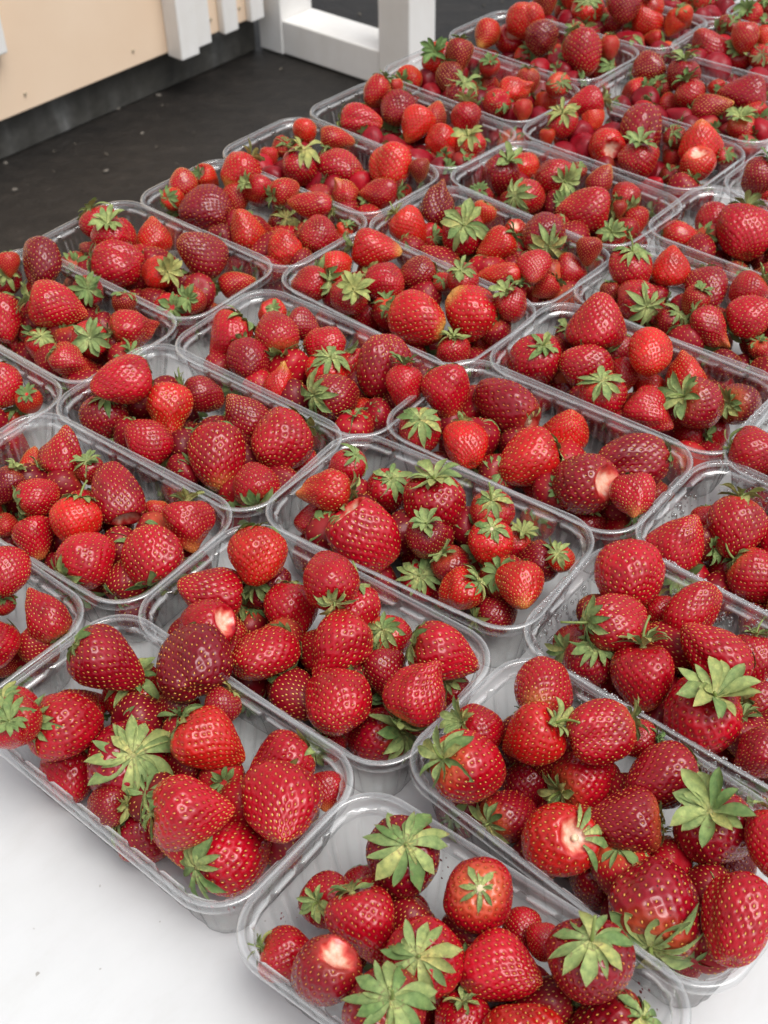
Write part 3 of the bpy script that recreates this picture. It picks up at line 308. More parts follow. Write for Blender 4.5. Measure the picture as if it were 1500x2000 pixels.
REST = [
 (-0.0813, 0.8005, 0.7438, 0.0215, 1.1, 0.08, -0.45, 0.89, 'o', 'c', 1),
 (0.1805, 0.6137, 0.7227, 0.0185, 1.1, -0.9, -0.22, 0.38, 'r', 'G', 1),
 (0.236, 0.7975, 0.7507, 0.0211, 1.1, 0.33, -0.04, 0.94, 'r', 'g', 1),
 (0.3547, 1.0172, 0.7311, 0.025, 1.1, 0.02, 0.46, 0.89, 'r', '0', 1),
 (0.3596, 1.1364, 0.7423, 0.0268, 1.0, 0.17, -0.97, 0.16, 'r', 'G', 1),
 (0.2617, 1.3868, 0.7326, 0.0312, 0.9, -0.17, -0.39, 0.91, 'r', 'g', 1),
 (0.0848, 1.2343, 0.7629, 0.0282, 1.2, 0.03, 0.53, 0.85, 'd', '0', 1),
 (0.0735, 1.2128, 0.7497, 0.028, 1.1, 0.04, 0.68, 0.73, 'k', '0', 1),
 (0.115, 1.1579, 0.7479, 0.0271, 1.1, 0.39, -0.76, 0.52, 'r', 'gt', 1),
 (-0.1237, 0.9895, 0.7393, 0.0244, 1.1, -0.02, 0.74, 0.67, 'r', '0', 1),
 (-0.0784, 0.9755, 0.7551, 0.0242, 1.1, -0.78, -0.62, 0.01, 'r', 'G', 1),
 (-0.1409, 0.8206, 0.747, 0.0215, 1.1, -0.36, -0.73, 0.58, 'r', 'Gt', 1),
 (0.1178, 1.3306, 0.746, 0.0293, 1.0, 0.45, 0.81, 0.39, 'y', '0', 1),
 (0.0355, 1.2308, 0.7429, 0.0277, 1.0, -0.5, -0.85, 0.18, 'o', 'g', 1),
 (-0.1132, 0.8637, 0.7335, 0.0219, 1.35, -0.99, -0.02, -0.16, 'r', '0', 0),
 (0.0551, 0.9424, 0.719, 0.023, 1.1, -0.15, -0.35, 0.92, 'k', 'g', 1),
 (-0.1448, 0.5938, 0.73, 0.0173, 1.1, 0.02, 0.67, 0.74, 'r', '0', 1),
 (-0.1073, 0.6258, 0.7186, 0.018, 1.1, -0.69, -0.34, 0.64, 'k', 'g', 1),
 (0.0857, 0.9384, 0.7477, 0.0223, 1.1, 0.51, 0.38, 0.77, 'o', '0', 1),
 (0.1921, 0.987, 0.7551, 0.023, 1.2, -0.47, -0.16, -0.87, 'd', 'g', 0),
 (0.2188, 0.9504, 0.733, 0.0227, 1.1, 0.09, 0.75, 0.66, 'r', '0', 1),
 (0.2558, 1.1966, 0.7383, 0.0265, 1.2, 0.59, -0.6, 0.54, 'r', 'g', 1),
 (-0.2466, 0.7044, 0.7402, 0.0187, 1.0, 0.08, -0.42, 0.9, 'o', 'g', 1),
 (-0.2351, 0.6454, 0.733, 0.0179, 1.3, -0.23, -0.53, -0.82, 'o', '0', 0),
 (-0.2263, 0.5144, 0.733, 0.0158, 1.1, 0.26, -0.18, 0.95, 'r', 'G', 1),
 (0.3203, 1.1376, 0.7494, 0.0248, 1.6, -0.96, 0.16, -0.24, 'd', '0', 0),
 (0.2791, 0.7778, 0.725, 0.0192, 1.1, -0.2, -0.24, 0.95, 'd', 'G', 1),
 (0.3172, 0.9013, 0.7194, 0.0211, 1.1, 0.02, 0.51, 0.86, 'd', '0', 1),
 (0.1658, 0.8662, 0.7552, 0.0201, 1.1, 0.02, 0.51, 0.86, 'd', '0', 1),
 (0.1769, 1.1742, 0.7552, 0.0248, 1.1, 0.04, -0.67, 0.74, 'r', 'G', 1),
 (-0.1983, 0.8809, 0.719, 0.0208, 1.1, 0.02, 0.53, 0.85, 'r', '0', 1),
 (-0.2189, 0.4797, 0.719, 0.0148, 1.1, -0.73, -0.5, 0.46, 'd', 'G', 1),
 (-0.1062, 0.691, 0.7223, 0.0179, 1.1, 0.04, -0.18, 0.98, 'r', 'G', 1),
 (-0.139, 0.6765, 0.719, 0.0177, 1.1, 0.65, -0.1, 0.76, 'r', 'G', 1),
 (0.28, 0.7574, 0.733, 0.0186, 1.1, -0.44, 0.02, 0.9, 'r', 'g', 1),
 (0.3969, 1.2607, 0.7424, 0.026, 1.1, -0.23, -0.58, 0.78, 'r', 'G', 1),
 (0.4141, 1.3735, 0.7451, 0.0277, 1.1, -0.63, -0.47, 0.62, 'r', 'G', 1),
 (0.0566, 1.1324, 0.749, 0.024, 1.1, -0.35, -0.66, -0.66, 'r', 'g', 1),
 (-0.0358, 1.0707, 0.7553, 0.023, 1.4, -0.98, 0.06, 0.19, 'r', '0', 0),
 (-0.2376, 0.5836, 0.733, 0.016, 1.1, -0.61, -0.47, 0.64, 'r', 'g', 1),
 (-0.2786, 0.8048, 0.719, 0.0191, 1.1, -0.61, -0.77, 0.2, 'r', 'g', 1),
 (0.1302, 0.8501, 0.733, 0.0194, 1.1, 0.88, 0.3, 0.37, 'r', 'g', 1),
 (-0.1481, 1.0137, 0.7486, 0.0216, 1.15, -0.57, -0.46, 0.68, 'o', 'c', 1),
 (0.2224, 0.8495, 0.7341, 0.019, 1.1, -0.09, 0.04, 0.99, 'd', 'g', 1),
 (0.2673, 1.0459, 0.7242, 0.0219, 1.1, -0.2, -0.66, 0.73, 'd', 'gt', 1),
 (-0.1933, 0.8045, 0.753, 0.0181, 1.1, 0.25, 0.24, 0.94, 'd', 'G', 1),
 (0.2903, 1.1769, 0.7317, 0.0235, 1.25, -0.78, 0.53, 0.32, 'r', '0', 0),
 (0.1872, 1.391, 0.7542, 0.0263, 1.1, 0.02, 0.34, 0.94, 'd', '0', 1),
 (0.1505, 1.1988, 0.7507, 0.0236, 1.1, 0.02, 0.39, 0.92, 'd', 'g', 1),
 (-0.1736, 0.9786, 0.7488, 0.0205, 1.1, -0.44, -0.79, 0.43, 'o', 'G', 1),
 (0.1149, 1.2306, 0.7349, 0.0235, 1.1, -0.83, -0.42, 0.35, 'r', 'G', 1),
 (0.1775, 0.8243, 0.7417, 0.0173, 1.1, 0.02, 0.53, 0.85, 'd', '0', 1),
 (0.2883, 0.7921, 0.73, 0.0171, 1.1, -0.76, -0.65, 0.0, 'k', 'g', 1),
 (0.1127, 0.9147, 0.7464, 0.0185, 1.1, -0.08, -0.5, 0.86, 'o', 'c', 1),
 (0.2732, 1.0698, 0.7496, 0.0205, 1.1, -0.49, -0.36, 0.79, 'd', 'G', 1),
 (0.2843, 1.1964, 0.7421, 0.0223, 1.1, -0.58, -0.34, 0.74, 'k', 'G', 1),
 (0.0138, 1.1482, 0.719, 0.0219, 1.1, 0.0, -0.57, 0.82, 'd', 'G', 1),
 (-0.2873, 0.8509, 0.7626, 0.0174, 1.1, 0.02, 0.51, 0.86, 'r', 's', 1),
 (-0.1713, 0.5519, 0.719, 0.014, 1.1, 0.21, -0.87, -0.45, 'k', 'g', 1),
 (-0.0932, 0.6589, 0.719, 0.0154, 1.1, 0.02, 0.64, 0.77, 'k', '0', 1),
 (0.2052, 1.1264, 0.7446, 0.0213, 1.0, 0.07, 0.7, 0.71, 'o', '0', 3),
 (0.4015, 1.2794, 0.7561, 0.0232, 1.1, 0.11, 0.65, 0.75, 'o', '0', 1),
 (0.2166, 1.412, 0.7564, 0.025, 1.1, 0.02, 0.34, 0.94, 'r', '0', 1),
 (0.3225, 1.3469, 0.7477, 0.0242, 1.1, 0.53, 0.36, 0.77, 'o', 'g', 0),
 (0.188, 1.3153, 0.7301, 0.024, 1.1, 0.93, -0.25, -0.29, 'o', 'g', 1),
 (0.1646, 1.1823, 0.7331, 0.0222, 1.1, 0.53, 0.45, 0.72, 'o', 'g', 1),
 (0.272, 1.0666, 0.7304, 0.02, 1.1, -0.19, 0.32, 0.93, 'r', 'g', 1),
 (0.0681, 1.0733, 0.7342, 0.0201, 1.1, -0.58, -0.61, 0.53, 'o', 'g', 1),
 (0.1565, 0.9949, 0.719, 0.0192, 1.1, 0.02, 0.48, 0.88, 'r', '0', 1),
 (0.4321, 1.3906, 0.7466, 0.0233, 1.1, -0.2, -0.47, 0.86, 'd', 'G', 1),
 (0.4461, 1.402, 0.7316, 0.0236, 1.1, 0.02, 0.35, 0.94, 'r', '0', 1),
 (0.3678, 1.4306, 0.7415, 0.0238, 1.1, -0.84, -0.54, -0.02, 'r', 'g', 1),
 (0.3393, 1.0025, 0.7299, 0.0185, 1.1, -0.75, -0.52, 0.41, 'r', 'g', 1),
 (0.05, 0.8366, 0.7461, 0.0163, 1.1, -0.26, -0.44, 0.86, 'r', 'g', 1),
 (0.2132, 1.302, 0.7552, 0.022, 1.1, -0.49, -0.12, 0.86, 'd', 'g', 1),
 (0.1144, 1.2221, 0.7541, 0.021, 1.1, -0.05, -0.46, 0.89, 'r', 'G', 1),
 (-0.0893, 1.0893, 0.7381, 0.0195, 1.1, 0.57, -0.32, 0.76, 'r', 'g', 1),
 (0.0367, 1.005, 0.7565, 0.0183, 1.1, 0.02, 0.45, 0.89, 'd', '0', 1),
 (-0.1188, 0.7676, 0.7249, 0.0157, 1.1, 0.02, 0.58, 0.82, 'r', '0', 1),
 (0.3314, 1.3473, 0.7551, 0.022, 1.2, -0.38, -0.17, 0.91, 'o', 'g', 0),
 (0.2405, 1.2688, 0.755, 0.0209, 1.2, 0.02, 0.37, 0.93, 'r', '0', 1),
 (0.0764, 0.7917, 0.719, 0.0155, 1.1, 0.02, 0.57, 0.82, 'r', '0', 1),
 (0.3575, 1.4602, 0.7349, 0.0227, 1.1, 0.02, 0.34, 0.94, 'r', '0', 1),
 (0.14, 1.1405, 0.747, 0.0188, 1.1, 0.06, 0.7, 0.71, 'r', '0', 1),
 (-0.0996, 1.0741, 0.7357, 0.0181, 1.2, 0.02, 0.44, 0.9, 'r', '0', 1),
 (0.2871, 0.9417, 0.7132, 0.0167, 1.1, 0.21, -0.8, -0.56, 'd', 'g', 1),
 (0.1757, 1.1108, 0.7286, 0.0185, 1.1, 0.02, 0.43, 0.9, 'r', '0', 1),
 (0.2126, 1.4189, 0.7358, 0.022, 1.1, -0.09, -0.49, 0.87, 'r', 'G', 1),
 (0.285, 1.3778, 0.7286, 0.0216, 1.1, -0.12, -0.39, 0.91, 'r', 'G', 1),
 (0.1247, 1.3383, 0.719, 0.0212, 1.1, -0.85, -0.51, -0.13, 'r', 'g', 1),
 (0.0292, 1.1256, 0.719, 0.0188, 1.1, -0.31, -0.02, 0.95, 'r', 'g', 1),
 (0.022, 1.0175, 0.7268, 0.0168, 1.1, 0.0, -0.21, 0.98, 'o', 'g', 1),
 (0.1757, 1.0068, 0.7504, 0.0157, 1.1, -0.1, -0.3, 0.95, 'd', 'g', 1),
 (0.2024, 0.9505, 0.7449, 0.0152, 1.1, 0.02, 0.48, 0.88, 'd', 'g', 1),
 (0.3114, 1.0369, 0.7464, 0.0161, 1.1, -0.22, -0.53, 0.82, 'r', 'G', 1),
 (0.3297, 1.1723, 0.7523, 0.0175, 1.1, 0.43, -0.83, 0.35, 'r', 'G', 1),
 (0.4017, 1.2926, 0.7407, 0.0189, 1.1, 0.02, 0.37, 0.93, 'd', 'g', 1),
 (0.2996, 1.339, 0.7354, 0.0194, 1.1, 0.85, -0.5, 0.18, 'r', 'g', 1),
 (0.0183, 1.1773, 0.7552, 0.0175, 1.1, 0.02, 0.4, 0.92, 'r', '0', 1),
 (0.0088, 1.1694, 0.719, 0.0178, 1.1, -0.45, -0.87, 0.2, 'k', 'g', 1),
 (-0.0296, 0.9301, 0.7394, 0.015, 1.1, 0.43, -0.01, 0.9, 'o', 'G', 1),
 (-0.1725, 0.9865, 0.7333, 0.0157, 1.1, -0.52, -0.83, 0.2, 'o', 'G', 1),
 (0.3718, 1.3245, 0.7564, 0.0186, 1.1, -0.75, -0.63, -0.2, 'd', 'G', 1),
 (0.2083, 0.9704, 0.7241, 0.015, 1.1, -0.85, 0.07, 0.52, 'o', 'g', 1),
 (0.2837, 1.0527, 0.719, 0.0158, 1.1, 0.02, 0.46, 0.89, 'r', '0', 1),
 (0.3781, 1.3193, 0.7551, 0.0179, 1.1, -0.2, -0.53, 0.82, 'd', 'g', 1),
 (0.123, 0.8606, 0.719, 0.0133, 1.1, 0.02, 0.53, 0.84, 'r', '0', 1),
 (0.1576, 1.0879, 0.7448, 0.0153, 1.1, 0.02, 0.43, 0.9, 'o', 'n', 1),
 (0.1907, 1.1215, 0.719, 0.0158, 1.1, -0.03, 0.11, 0.99, 'r', 'n', 1),
 (0.3849, 1.4393, 0.7364, 0.0188, 1.1, -0.2, -0.62, 0.76, 'r', 'G', 1),
 (-0.0152, 1.0518, 0.7258, 0.0151, 1.1, 0.83, -0.31, 0.47, 'd', 'g', 1),
 (-0.2433, 0.8073, 0.719, 0.0128, 1.1, 0.02, 0.57, 0.82, 'o', '0', 1),
 (-0.2063, 0.786, 0.719, 0.0125, 1.1, 0.02, 0.57, 0.82, 'o', '0', 1),
]
